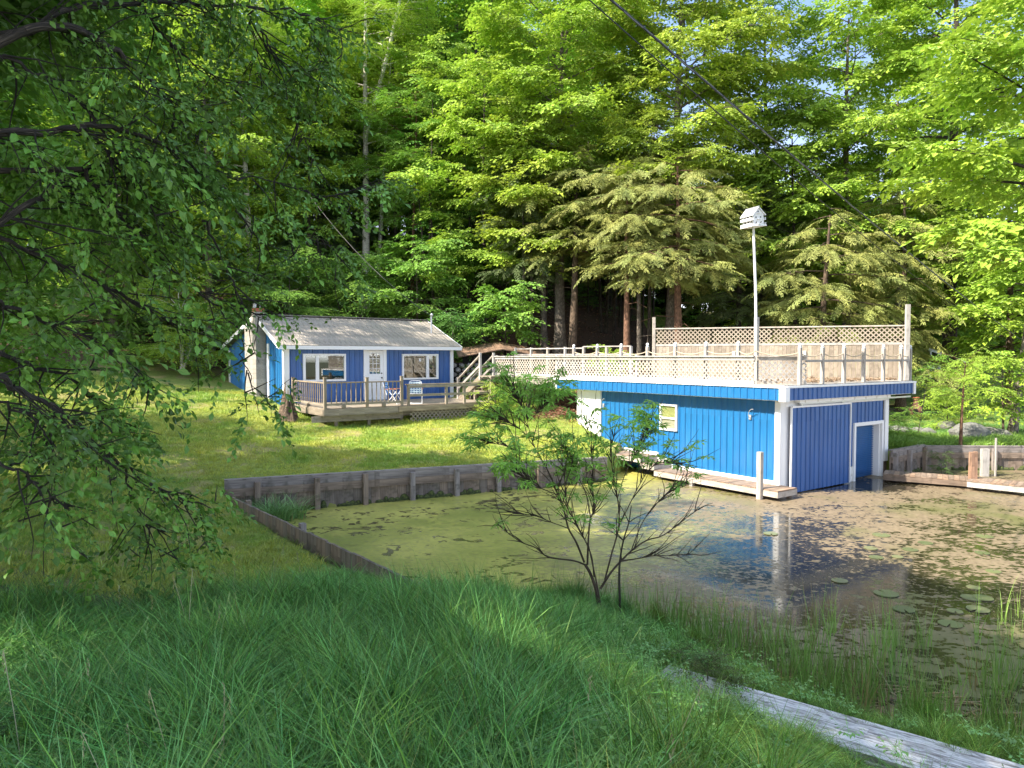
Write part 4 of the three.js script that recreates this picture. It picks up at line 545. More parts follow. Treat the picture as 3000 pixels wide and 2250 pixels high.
  const st = thing('white_steps', 'white wooden steps with sloping rail on the far right lawn', 'steps', [25.2, 2.4, -42], -0.3); for (let i = 0; i < 5; i++) { part('tread', st, bx(1.3, 0.05, 0.36), M.white, [i * 0.34, 0.15 + (4 - i) * 0.2, 0]); part('riser', st, bx(1.3, 0.17, 0.03), M.white, [i * 0.34, 0.05 + (4 - i) * 0.2, 0.17]); } for (const z of [-0.2, 0.2]) bar('rail', st, V(-0.6, 1.95, z), V(2.0, 0.95, z), 0.06, 0.1, M.white); for (const [x, y] of [[-0.5, 1.85], [0.7, 1.4], [1.8, 1.0]]) part('post', st, bx(0.08, y, 0.08), M.white, [x, y / 2, 0.2]); }
// ------------------------------------------------------------------ overhead cables
{ M.wireGrey = std({ color: rgb(0.16, 0.16, 0.16), roughness: 0.5 }); const cab = (label, a, b, sag, r, twist) => { const pts = []; for (let i = 0; i <= 60; i++) { const t = i / 60, p = a.clone().lerp(b, t); p.y -= sag * 4 * t * (1 - t); pts.push(p); } const o = thing('overhead_cable', label, 'cable', [0, 0, 0]); if (!twist) part('wire', o, tube(pts, [r], 6), M.black); else for (let k = 0; k < 3; k++) part('wire', o, tube(spline(pts, 360).map((p, i) => p.clone().add(V(0, Math.cos(i * 0.5 + k * 2.1) * r * 1.1, Math.sin(i * 0.5 + k * 2.1) * r * 1.1).applyAxisAngle(V(0, 1, 0), -0.8))), [r], 5), k ? M.black : M.wireGrey); return o; };
  cab('thick twisted power cable slanting down from top centre to the right edge', at(1560, -170, 9.5), at(3110, 1075, 40), 0.35, 0.0125, true);
  cab('thin black phone wire slanting below the thick power cable', at(1480, -190, 10), at(3110, 1085, 40.5), 0.75, 0.011, false);
  cab('thin service wire rising from the cottage roof mast into the left trees', at(1258, 922, 30.4), at(900, 560, 36), 0.5, 0.014, false); }

// ------------------------------------------------------------------ foliage
function leafQuad(pos, p, dir, nrm, L, W, fold = 0.18, six = false) { // one leaf: two or four triangles folded along the midrib
  const side = dir.clone().cross(nrm).normalize(), tip = p.clone().addScaledVector(dir, L).addScaledVector(nrm, -L * 0.12);
  const l = p.clone().addScaledVector(dir, L * 0.42).addScaledVector(side, W / 2).addScaledVector(nrm, fold * W), r = p.clone().addScaledVector(dir, L * 0.42).addScaledVector(side, -W / 2).addScaledVector(nrm, fold * W);
  if (!six) { for (const t of [[p, r, tip], [p, tip, l]]) for (const q of t) pos.push(q.x, q.y, q.z); return; }
  const m = p.clone().addScaledVector(dir, L * 0.5), l2 = p.clone().addScaledVector(dir, L * 0.72).addScaledVector(side, W * 0.36).addScaledVector(nrm, fold * W * 0.6 - L * 0.04), r2 = p.clone().addScaledVector(dir, L * 0.72).addScaledVector(side, -W * 0.36).addScaledVector(nrm, fold * W * 0.6 - L * 0.04);
  for (const t of [[p, r, m], [r, r2, m], [m, r2, tip], [p, m, l], [m, l2, l], [m, tip, l2]]) for (const q of t) pos.push(q.x, q.y, q.z);
}
const fromTris = (pos) => { const g = new THREE.BufferGeometry(); g.setAttribute('position', new THREE.Float32BufferAttribute(pos, 3)); g.computeVertexNormals(); return g; };
function sprayGeo(seed, { twigs = 5, leaves = 7, len = 0.9, ll = 0.12, lw = 0.075, fan = 0.9, droop = 0.25, wild = 0.5, six = false, stem = 0.004 }) {
  const r = mulberry(seed), pos = [];
  for (let k = 0; k < twigs; k++) {
    const a = (twigs > 1 ? (k / (twigs - 1) - 0.5) : 0) * 2 * fan + (r() - 0.5) * 0.25, L = len * (1 - 0.35 * Math.abs(a) / Math.max(fan, 0.01)) * (0.75 + r() * 0.4), s = V(Math.cos(a), (r() - 0.45) * 0.3, Math.sin(a)).normalize();
    const pt = (t) => s.clone().multiplyScalar(t * L).add(V(0, -droop * t * t * L, 0));
    if (stem) { const side = V(-s.z, 0, s.x).multiplyScalar(stem); for (let i = 0; i < 3; i++) { const p = pt(i / 3), q = pt((i + 1) / 3); for (const v of [p.clone().add(side), p.clone().sub(side), q.clone().sub(side), p.clone().add(side), q.clone().sub(side), q.clone().add(side)]) pos.push(v.x, v.y, v.z); } }
    for (let i = 0; i < leaves; i++) { const t = (i + 0.8 + r() * 0.3) / leaves, sd = i % 2 ? 1 : -1, last = i === leaves - 1, yaw = last ? 0 : sd * (0.6 + r() * 0.7), d = s.clone().applyAxisAngle(V(0, 1, 0), yaw); d.y += (r() - 0.75) * wild; d.normalize(); const n = V((r() - 0.5) * wild, 1, (r() - 0.5) * wild).normalize(); n.addScaledVector(d, -n.dot(d)).normalize(); const q = 0.7 + r() * 0.5; leafQuad(pos, pt(t), d, n, ll * q, lw * q, 0.15, six); }
  }
  return fromTris(pos);
}
function needleGeo(seed, { len = 0.95, shoots = 13, sl = 0.32, w = 0.05, droop = 0.28 }) { // a flat hemlock bough: side shoots along a drooping stem, each a feathery pair of strips
  const r = mulberry(seed), pos = [], tri = (a, b, c) => { for (const q of [a, b, c]) pos.push(q.x, q.y, q.z); };
  const pt = (t) => V(t * len, -droop * t * t * len, 0);
  for (let i = 0; i < shoots; i++) {
    const t = (i + 1) / shoots, sd = i % 2 ? 1 : -1, a = sd * (0.75 + r() * 0.45) * (i === shoots - 1 ? 0.1 : 1), L = sl * (1.15 - 0.75 * t) * (0.7 + r() * 0.6) + 0.06, d = V(Math.cos(a), -0.18 - r() * 0.35, Math.sin(a)).normalize(), p = pt(t);
    for (let k = 0; k < 4; k++) { const q = p.clone().addScaledVector(d, L * k / 4).add(V(0, -0.06 * (k / 4) ** 2, 0)); for (const e of [-1, 1]) { const b = d.clone().applyAxisAngle(V(0, 1, 0), e * (0.5 + r() * 0.4)); b.y += (r() - 0.6) * 0.4; b.normalize(); const n = V((r() - 0.5) * 0.9, 1, (r() - 0.5) * 0.9); n.addScaledVector(b, -n.dot(b)).normalize(); leafQuad(pos, q, b, n, w * (2.6 - k * 0.3), w * 0.75, 0.1); } }
    const s = V(-d.z, 0, d.x).multiplyScalar(0.008); tri(p.clone().add(s), p.clone().sub(s), p.clone().addScaledVector(d, L));
  }
  return fromTris(pos);
}
const SPRAY = {
  maple: [1, 2, 3].map((s) => sprayGeo(s, { twigs: 5, leaves: 6, len: 0.85, ll: 0.17, lw: 0.135, droop: 0.2, wild: 0.55 })),
  beech: [4, 5, 6].map((s) => sprayGeo(s, { twigs: 5, leaves: 9, len: 0.95, ll: 0.12, lw: 0.07, droop: 0.22, wild: 0.35 })),
  fine: [7, 8, 9].map((s) => sprayGeo(s, { twigs: 6, leaves: 10, len: 0.85, ll: 0.085, lw: 0.045, droop: 0.1, wild: 0.8, fan: 1.2 })),
  hemlock: [10, 11, 12].map((s) => needleGeo(s, {})),
  pear: [13, 14, 15].map((s) => sprayGeo(s, { twigs: 1, leaves: 9, len: 0.30, ll: 0.062, lw: 0.036, droop: 0.55, wild: 1.3, six: true, stem: 0.002, fan: 0.2 })),
  willow: [16, 17, 18].map((s) => sprayGeo(s, { twigs: 3, leaves: 7, len: 0.15, ll: 0.115, lw: 0.030, droop: 0.5, wild: 1.1, six: false, stem: 0.002, fan: 1.0 })),
};
const Q = new THREE.Quaternion(), EU = new THREE.Euler();
function spot(p, yaw, pitch, roll, s) { EU.set(roll, yaw, pitch, 'YZX'); Q.setFromEuler(EU); return new THREE.Matrix4().compose(p, Q.clone(), V(s, s, s)); }
function instances(name, parent, geo, mat, list) {
  const m = new THREE.InstancedMesh(geo, mat, list.length); m.name = name;
  list.forEach((e, i) => { m.setMatrixAt(i, e.m); m.setColorAt(i, rgb(...e.c)); }); m.userData.kind = 'stuff'; parent.add(m); return m;
}
const tintOf = (t, r, v = 0.35) => { const k = 1 - v / 2 + r() * v, w = (r() - 0.5) * 0.16; return [t[0] * k * (1 + w), t[1] * k, t[2] * k * (1 - w)]; };
const COPIES = { n: 0 };
function tree(o) {
  const r = mulberry(o.seed), y0 = o.y ?? gh(o.x, o.d), g = thing(o.name, o.label, o.category ?? 'tree', [o.x, y0 - 0.15, -o.d], 0, o.group, o.kind);
  const lean = o.lean ?? [(r() - 0.5) * 0.06, (r() - 0.5) * 0.06], H = o.h, wob = o.wob ?? 0.02, ph = r() * 9;
  const axis = (t) => V(lean[0] * H * t + Math.sin(t * 5 + ph) * wob * H * 0.3 * t, H * t, lean[1] * H * t + Math.cos(t * 4 + ph) * wob * H * 0.3 * t);
  const pts = []; for (let i = 0; i <= 16; i++) pts.push(axis(i / 16 * (o.trunkTo ?? 0.92)));
  const trunkG = [tube(pts, (t) => o.r * ((1 - 0.82 * t) + 0.55 * Math.exp(-t * 22)), 10)];
  const forks = o.forks ?? [];
  for (const f of forks) { const b = axis(f[0]), q = [b]; for (let i = 1; i <= 8; i++) { const t = i / 8; q.push(b.clone().add(V(f[1] * t * (1.3 - 0.3 * t) , f[3] * t, f[2] * t))); } trunkG.push(tube(q, (t) => o.r * 0.62 * (1 - 0.8 * t), 8)); }
  part('trunk', g, merge(trunkG), o.bark);
  const lists = [[], [], []], limbs = [], kinds = SPRAY[o.leaf], hem = o.leaf === 'hemlock', prof = o.prof ?? (hem ? (t) => (t < 0.6 ? 0.85 + 0.15 * Math.sin(t * 21 + ph) : Math.sqrt((1 - t) / 0.4)) : (t) => Math.sin(Math.PI * clamp(0.15 + t * 0.75, 0, 1)) ** 0.6);
  const put = (p, az, pitch, s) => { lists[Math.floor(r() * 3)].push({ m: spot(p, -az, pitch, (r() - 0.5) * 0.9, s), c: tintOf(o.tint, r, o.vary ?? 0.4) }); };
  const n = Math.round(o.n * (o.h > 10 ? 1.35 : 1.1)), size = o.size ?? 1.08, step = o.step ?? 0.36;
  for (let i = 0; i < n; i++) {
    const t = (i + r() * 0.8) / n, ht = lerp(o.cb, o.trunkTo ?? 0.96, t), R = o.cr * prof(t) * (0.7 + r() * 0.45); if (R < Math.min(0.3, o.cr * 0.3)) continue;
    const az = i * 2.4 + r() * 0.7, rise = hem ? -0.02 - r() * 0.2 + 0.25 * t : lerp(o.rise ?? 0.25, 0.9, t) + (r() - 0.5) * 0.3; let b = axis(ht); if (forks.length && r() < 0.5) { const f = forks[Math.floor(r() * forks.length)]; if (ht > f[0]) { const k = clamp((ht - f[0]) / (1 - f[0]), 0, 1); b = axis(f[0]).add(V(f[1] * k, f[3] * k, f[2] * k)); } }
    const dirv = V(Math.cos(az), 0, Math.sin(az)), end = (s) => b.clone().addScaledVector(dirv, R * s).add(V(Math.sin(s * 4 + i) * 0.06 * R, R * (rise * s - (hem ? 0.15 : 0.28) * s * s), Math.cos(s * 3 + i) * 0.06 * R));
    const lp = [0, 0.25, 0.5, 0.75, 1].map(end); limbs.push(tube(lp, (s) => Math.max(Math.min(0.008, o.r * 0.3), o.r * 0.26 * (1 - 0.6 * t) * (1 - 0.9 * s)), 5));
    for (let s = o.bare ?? 0.25; s <= 1.02; s += step / R) {
      put(end(s).add(V((r() - 0.5) * 0.3, (r() - 0.5) * 0.25, (r() - 0.5) * 0.3)), az + (r() - 0.5) * 1.2, (hem ? -0.15 : -0.18) + (r() - 0.5) * 0.8, size * (hem ? 0.85 : 1) * (0.8 + r() * 0.5));
      for (const sd of [-1, 1]) { const sl = R * (0.55 - 0.4 * s) * (0.6 + r() * 0.7); if (sl < Math.min(0.35, o.cr * 0.2) || r() < 0.12) continue; const a2 = az + sd * (0.7 + r() * 0.5), d2 = V(Math.cos(a2), (hem ? -0.22 : 0.05) + (r() - 0.5) * 0.2, Math.sin(a2)), p0 = end(s);
        if (sl > 0.9 && r() < 0.5) limbs.push(tube([p0, p0.clone().addScaledVector(d2, sl * 0.5), p0.clone().addScaledVector(d2, sl)], [0.022, 0.014, 0.006], 4));
        for (let q = 0.35; q < 1.01; q += Math.max(0.3, Math.min(0.55, o.cr * 0.4) / sl)) put(p0.clone().addScaledVector(d2, sl * q).add(V(0, -0.12 * q * q * sl + (r() - 0.5) * 0.2, 0)), a2 + (r() - 0.5) * 1.1, (hem ? -0.18 : -0.2) + (r() - 0.5) * 0.8, size * (hem ? 0.85 : 1) * (0.75 + r() * 0.5)); }
    }
  }
  if (o.dead) for (let i = 0; i < o.dead; i++) { const ht = r() * o.cb, b = axis(ht), az = r() * 6.28, L = 0.6 + r() * 1.4; limbs.push(tube([b, b.clone().add(V(Math.cos(az) * L * 0.5, 0.05, Math.sin(az) * L * 0.5)), b.clone().add(V(Math.cos(az) * L, -0.15 * L, Math.sin(az) * L))], [0.025, 0.015, 0.004], 4)); }
  if (limbs.length) part('limbs', g, merge(limbs), o.bark);
  lists.forEach((l, k) => { if (l.length) instances('crown', g, kinds[k], o.leafMat ?? (hem ? M.needle : M.leaf), l); COPIES.n += l.length; });
  return g;
}
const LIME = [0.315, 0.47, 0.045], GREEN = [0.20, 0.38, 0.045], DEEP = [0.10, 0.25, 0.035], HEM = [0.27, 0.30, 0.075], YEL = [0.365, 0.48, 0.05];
const X = (px, d) => ((px - 1500) / F) * d;
// ---- the trees that can be told apart: [name, label, source pixel x, distance, height, radius, options]
const T = [
  ['beech_tree', 'pale forked beech trunk rising tall above the left part of the cottage roof', 1072, 46, 25, 0.27, { bark: M.barkPale, cb: 0.42, cr: 3.6, n: 26, leaf: 'beech', tint: LIME, forks: [[0.45, 3.2, 0.4, 13]], lean: [0.012, 0] }],
  ['beech_tree', 'slim white trunk leaning right just beside the pale forked beech', 1105, 48, 21, 0.15, { bark: M.barkPale, cb: 0.5, cr: 2.6, n: 18, leaf: 'beech', tint: LIME, lean: [0.07, 0] }],
  ['beech_tree', 'young tree with reddish lit trunk behind the cottage roof mast', 1208, 43, 15, 0.13, { bark: M.barkRed, cb: 0.42, cr: 3.2, n: 20, leaf: 'beech', tint: GREEN, lean: [0.02, 0] }],
  ['beech_tree', 'tall pale straight trunk behind the hanging branches at upper left', 745, 42, 25, 0.22, { bark: M.barkPale, cb: 0.4, cr: 3.8, n: 26, leaf: 'beech', tint: LIME }],
  ['beech_tree', 'tall thin crowned maple just outside the left edge by the lawn', -80, 25, 20, 0.18, { bark: M.barkGrey, cb: 0.6, cr: 3.6, n: 9, leaf: 'maple', tint: LIME }],
  ['maple_tree', 'grey trunk left of the tall pale straight trunk behind hanging branches', 545, 44, 23, 0.18, { bark: M.barkGrey, cb: 0.3, cr: 4.2, n: 28, leaf: 'maple', tint: LIME }],
  ['maple_tree', 'dark trunked maple between hanging branches and pale forked beech', 1015, 52, 25, 0.3, { bark: M.barkDark, cb: 0.4, cr: 4.2, n: 28, leaf: 'maple', tint: LIME }],
  ['oak_tree', 'dark forked oak standing against the sky gap at top centre', 1345, 56, 27, 0.36, { bark: M.barkDark, cb: 0.42, cr: 4.6, n: 18, leaf: 'maple', tint: LIME, forks: [[0.5, 4, 0, 11]] }],
  ['maple_tree', 'maple with layered bright boughs over the middle of the hillside', 1420, 41, 16, 0.16, { bark: M.barkDark, cb: 0.25, cr: 4.4, n: 26, leaf: 'maple', tint: LIME, rise: 0.15 }],
  ['maple_tree', 'tall maple with sunlit crown above the walkway lattice', 1640, 39, 22, 0.3, { bark: M.barkGrey, cb: 0.28, cr: 5.0, n: 34, leaf: 'maple', tint: LIME }],
  ['maple_tree', 'broad yellow green maple filling the top behind the power cable', 1960, 37.5, 24, 0.34, { bark: M.barkGrey, cb: 0.3, cr: 5.2, n: 36, leaf: 'maple', tint: YEL }],
  ['maple_tree', 'open crowned maple with sky gaps above the birdhouse', 2230, 39, 21, 0.26, { bark: M.barkDark, cb: 0.36, cr: 4.6, n: 19, leaf: 'maple', tint: LIME }],
  ['maple_tree', 'tall maple with bright drooping boughs right of the birdhouse', 2480, 37, 21, 0.26, { bark: M.barkGrey, cb: 0.34, cr: 4.6, n: 21, leaf: 'maple', tint: LIME }],
  ['maple_tree', 'farther maple closing the gap left of the big dark trunk', 2630, 45, 21, 0.2, { bark: M.barkGrey, cb: 0.25, cr: 4.4, n: 28, leaf: 'maple', tint: LIME, rise: 0.15 }],
  ['maple_tree', 'slim maple left of the pale forked beech above the chimney', 900, 43.5, 18, 0.12, { bark: M.barkDark, cb: 0.35, cr: 3.4, n: 22, leaf: 'maple', tint: LIME, rise: 0.1 }],
  ['maple_tree', 'maple filling the gap right of the slim white trunk', 1165, 49, 23, 0.16, { bark: M.barkDark, cb: 0.35, cr: 3.8, n: 24, leaf: 'beech', tint: LIME, rise: 0.15 }],
  ['maple_tree', 'slender maple above the shaded hollow right of the roof mast', 1290, 45, 17, 0.12, { bark: M.barkDark, cb: 0.4, cr: 3.4, n: 20, leaf: 'maple', tint: LIME, rise: 0.1 }],
  ['maple_tree', 'slim bright maple whose boughs spread in front of the hemlocks', 1560, 38.5, 13, 0.12, { bark: M.barkDark, cb: 0.4, cr: 3.4, n: 22, leaf: 'maple', tint: YEL, rise: 0.1 }],
  ['maple_tree', 'slim bright maple spreading above the left end of the privacy fence', 1900, 36.5, 14, 0.12, { bark: M.barkDark, cb: 0.42, cr: 3.4, n: 22, leaf: 'beech', tint: YEL, rise: 0.1 }],
  ['maple_tree', 'bright maple filling between the birdhouse and the right hand hemlock', 2330, 36.5, 15, 0.14, { bark: M.barkDark, cb: 0.38, cr: 3.4, n: 22, leaf: 'maple', tint: LIME, rise: 0.1 }],
  ['maple_tree', 'big dark trunked maple standing right of the privacy fence end', 2785, 35, 24, 0.36, { bark: M.barkDark, cb: 0.48, cr: 4.4, n: 21, leaf: 'maple', tint: LIME, lean: [-0.015, 0] }],
  ['maple_tree', 'bright bushy maple at the right edge over the sloping cable', 2960, 33, 13, 0.2, { bark: M.barkBrown, cb: 0.2, cr: 3.8, n: 30, leaf: 'maple', tint: LIME, rise: 0.1 }],
  ['maple_tree', 'grey trunk leaning at the right edge above the sunlit grass', 2968, 27, 12, 0.15, { bark: M.barkGrey, cb: 0.4, cr: 2.8, n: 20, leaf: 'maple', tint: LIME, lean: [0.12, 0] }],
  ['maple_tree', 'blurry near maple boughs in the top right corner', 3080, 18, 14, 0.25, { bark: M.barkDark, cb: 0.5, cr: 3.2, n: 18, leaf: 'maple', tint: LIME }],
  ['hemlock_tree', 'hemlock with long olive boughs hanging over the walkway rail', 1675, 37, 12, 0.24, { bark: M.barkBrown, cb: 0.5, cr: 3.0, n: 20, leaf: 'hemlock', tint: HEM, dead: 8 }],
  ['hemlock_tree', 'hemlock with sunlit reddish trunk left of the lattice fence', 1835, 34.5, 11, 0.19, { bark: M.barkRed, cb: 0.5, cr: 2.8, n: 20, leaf: 'hemlock', tint: HEM, dead: 8 }],
  ['hemlock_tree', 'slender pale hemlock trunk just right of the reddish lit one', 1873, 36, 12, 0.14, { bark: M.barkGrey, cb: 0.48, cr: 3.0, n: 20, leaf: 'hemlock', tint: HEM, dead: 6 }],
  ['hemlock_tree', 'hemlock with thick red brown trunk behind the lattice fence', 1992, 34, 11.5, 0.25, { bark: M.barkRed, cb: 0.5, cr: 3.4, n: 22, leaf: 'hemlock', tint: HEM, dead: 8 }],
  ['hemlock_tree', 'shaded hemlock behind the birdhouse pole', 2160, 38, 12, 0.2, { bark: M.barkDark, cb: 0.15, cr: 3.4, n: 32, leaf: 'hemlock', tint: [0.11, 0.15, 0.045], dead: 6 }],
  ['hemlock_tree', 'wide olive hemlock overhanging the middle of the privacy fence', 2400, 33.5, 10.0, 0.24, { bark: M.barkBrown, cb: 0.16, cr: 3.3, n: 32, leaf: 'hemlock', tint: HEM, dead: 10 }],
  ['hemlock_tree', 'olive hemlock right behind the tall end post of the fence', 2640, 34, 11.5, 0.22, { bark: M.barkBrown, cb: 0.16, cr: 2.7, n: 32, leaf: 'hemlock', tint: HEM, dead: 8 }],
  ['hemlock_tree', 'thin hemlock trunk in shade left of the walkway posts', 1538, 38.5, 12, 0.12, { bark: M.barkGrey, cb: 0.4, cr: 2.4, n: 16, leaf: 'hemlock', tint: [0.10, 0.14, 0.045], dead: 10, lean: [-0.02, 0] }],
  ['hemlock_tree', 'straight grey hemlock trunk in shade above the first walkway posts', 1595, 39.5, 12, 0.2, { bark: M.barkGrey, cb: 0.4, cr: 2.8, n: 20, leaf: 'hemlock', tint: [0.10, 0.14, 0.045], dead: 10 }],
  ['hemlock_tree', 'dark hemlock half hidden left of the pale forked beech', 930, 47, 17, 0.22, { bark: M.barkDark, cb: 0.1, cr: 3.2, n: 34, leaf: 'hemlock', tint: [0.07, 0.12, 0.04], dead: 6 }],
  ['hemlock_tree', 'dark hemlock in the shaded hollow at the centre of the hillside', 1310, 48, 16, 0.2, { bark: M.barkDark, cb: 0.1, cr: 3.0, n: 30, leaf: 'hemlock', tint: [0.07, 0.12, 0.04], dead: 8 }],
  ['maple_sapling', 'understory maple with flat bright sprays behind the cottage chimney', 850, 40, 6.2, 0.06, { bark: M.barkGrey, cb: 0.12, cr: 3.0, n: 20, leaf: 'beech', tint: GREEN, rise: 0.1 }],
  ['maple_sapling', 'understory maple with flat bright sprays above the cottage ridge', 1060, 40.5, 5.6, 0.06, { bark: M.barkGrey, cb: 0.12, cr: 3.0, n: 20, leaf: 'beech', tint: GREEN, rise: 0.1 }],
  ['maple_sapling', 'understory maple reaching right over the cottage roof mast', 1225, 40, 6.6, 0.07, { bark: M.barkGrey, cb: 0.3, cr: 3.0, n: 18, leaf: 'maple', tint: GREEN, rise: 0.05 }],
  ['maple_sapling', 'small leafy maple at the right end of the cottage roof', 1325, 36.5, 3.4, 0.05, { bark: M.barkGrey, cb: 0.2, cr: 1.8, n: 14, leaf: 'beech', tint: DEEP, rise: 0.1 }],
  ['maple_sapling', 'dark green maple sprays hanging in the shade left of the walkway', 1400, 43, 9, 0.08, { bark: M.barkDark, cb: 0.35, cr: 3.0, n: 18, leaf: 'beech', tint: GREEN, rise: 0.0 }],
  ['maple_sapling', 'bright low maple spray over the left end of the walkway rail', 1480, 36.5, 4.4, 0.06, { bark: M.barkDark, cb: 0.5, cr: 2.0, n: 9, leaf: 'maple', tint: GREEN, rise: 0.0 }],
  ['maple_sapling', 'leafy bush behind the rope posts left of the fence', 1790, 31.5, 2.0, 0.04, { bark: M.barkDark, cb: 0.15, cr: 1.1, n: 9, leaf: 'beech', tint: LIME, rise: 0.1, y: 2.4 }],
  ['beech_sapling', 'small twin stemmed tree on the upper lawn left of the cottage', 535, 36, 4.6, 0.12, { bark: M.barkPale, cb: 0.33, cr: 2.3, n: 22, leaf: 'beech', tint: LIME, rise: 0.15, forks: [[0.06, 0.7, 0.2, 1.7]], lean: [-0.03, 0] }],
  ['hemlock_sapling', 'low dark hemlock hedge like tree left of the twin stemmed tree', 330, 40, 6, 0.12, { bark: M.barkDark, cb: 0.05, cr: 3.0, n: 28, leaf: 'hemlock', tint: [0.09, 0.15, 0.045] }],
  ['hemlock_sapling', 'dark hemlock behind the twin stemmed tree beside the cottage', 610, 42, 8, 0.14, { bark: M.barkDark, cb: 0.05, cr: 2.8, n: 30, leaf: 'hemlock', tint: [0.09, 0.15, 0.045] }],
  ['sapling', 'young tree with thin reddish leaning trunk on the right bank', 2818, 24.6, 3.7, 0.07, { bark: M.barkRed, cb: 0.55, cr: 1.25, n: 13, leaf: 'fine', tint: LIME, rise: 0.15, lean: [0.03, 0], bare: 0.35, size: 0.7 }],
  ['sapling', 'leafy low tree right of the thin reddish trunk', 2945, 26.5, 3.2, 0.05, { bark: M.barkBrown, cb: 0.35, cr: 1.6, n: 14, leaf: 'maple', tint: LIME, rise: 0.1, size: 0.7 }],
  ['sapling', 'thin dark leaning sapling in front of the chiminea', 2690, 27, 3.2, 0.022, { bark: M.barkDark, cb: 0.6, cr: 0.7, n: 4, leaf: 'fine', tint: GREEN, lean: [0.16, 0], size: 0.6 }],
  ['shrub', 'bright leafy shrub beside the chiminea', 2780, 29.5, 1.7, 0.03, { category: 'shrub', bark: M.barkDark, cb: 0.15, cr: 1.2, n: 16, leaf: 'fine', tint: LIME, size: 0.7 }],
  ['shrub', 'shaded low shrub at the foot of the boathouse back corner', 2635, 26.6, 1.0, 0.02, { category: 'shrub', bark: M.barkDark, cb: 0.1, cr: 0.9, n: 12, leaf: 'fine', tint: GREEN, size: 0.6 }],
  ['shrub', 'yellow green leafy shrub at the right end of the cottage deck', 1452, 28.8, 1.5, 0.03, { category: 'shrub', bark: M.barkDark, cb: 0.1, cr: 0.8, n: 14, leaf: 'fine', tint: YEL, size: 0.75 }],
  ['shrub', 'green leafy shrub growing up beside the walkway post', 1520, 28.2, 1.9, 0.03, { category: 'shrub', bark: M.barkDark, cb: 0.15, cr: 0.8, n: 14, leaf: 'fine', tint: GREEN, size: 0.75 }],
  ['shrub', 'leafy shrub behind the deck rail under the stairs', 1405, 32.6, 1.4, 0.03, { category: 'shrub', bark: M.barkDark, cb: 0.1, cr: 0.8, n: 12, leaf: 'fine', tint: GREEN, size: 0.7 }],
];
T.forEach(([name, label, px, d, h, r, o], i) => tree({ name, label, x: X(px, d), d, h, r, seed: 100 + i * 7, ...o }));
// trees at the left of the frame and beyond it, which shade the lawn and the near bank
const LEFT = [[-13.6, 11.5, 13.5, 4.6], [-12.4, 15.4, 11, 3.2], [-24, 17, 14, 4.2], [-26, 31, 14, 4.4], [-21.5, 38.5, 18, 4.4], [-16.5, 39, 20, 4.6], [-24, 42, 22, 5]];
LEFT.forEach(([x, d, h, cr], i) => tree({ name: 'maple_tree', label: ['dense maple just outside the left edge near the lawn', 'leafy maple at the left edge beside the mown lawn', 'maple behind the hanging branches at the far left of the lawn', 'tall maple deep behind the hanging branches at far left', 'maple on the left slope behind the hanging branches', 'tall bright maple on the left hillside above the upper lawn', 'highest maple on the left hillside beyond the lawn'][i], x, d, h, r: 0.24, bark: M.barkGrey, cb: 0.2, cr, n: 34, leaf: 'maple', tint: i > 3 ? LIME : GREEN, seed: 600 + i, step: i < 2 ? 0.42 : 0.46 }));
tree({ name: 'maple_tree', label: 'big maple behind and left of the pear tree that shades the near bank', x: -8.5, d: -3.5, h: 15, r: 0.3, bark: M.barkGrey, cb: 0.3, cr: 5.2, n: 40, leaf: 'maple', tint: GREEN, seed: 640, step: 0.36 });
tree({ name: 'maple_tree', label: 'dense maple off to the left beside the pear tree trunk', x: -12.2, d: 5.2, h: 13, r: 0.26, bark: M.barkGrey, cb: 0.3, cr: 4.6, n: 40, leaf: 'maple', tint: GREEN, seed: 641, step: 0.34 });
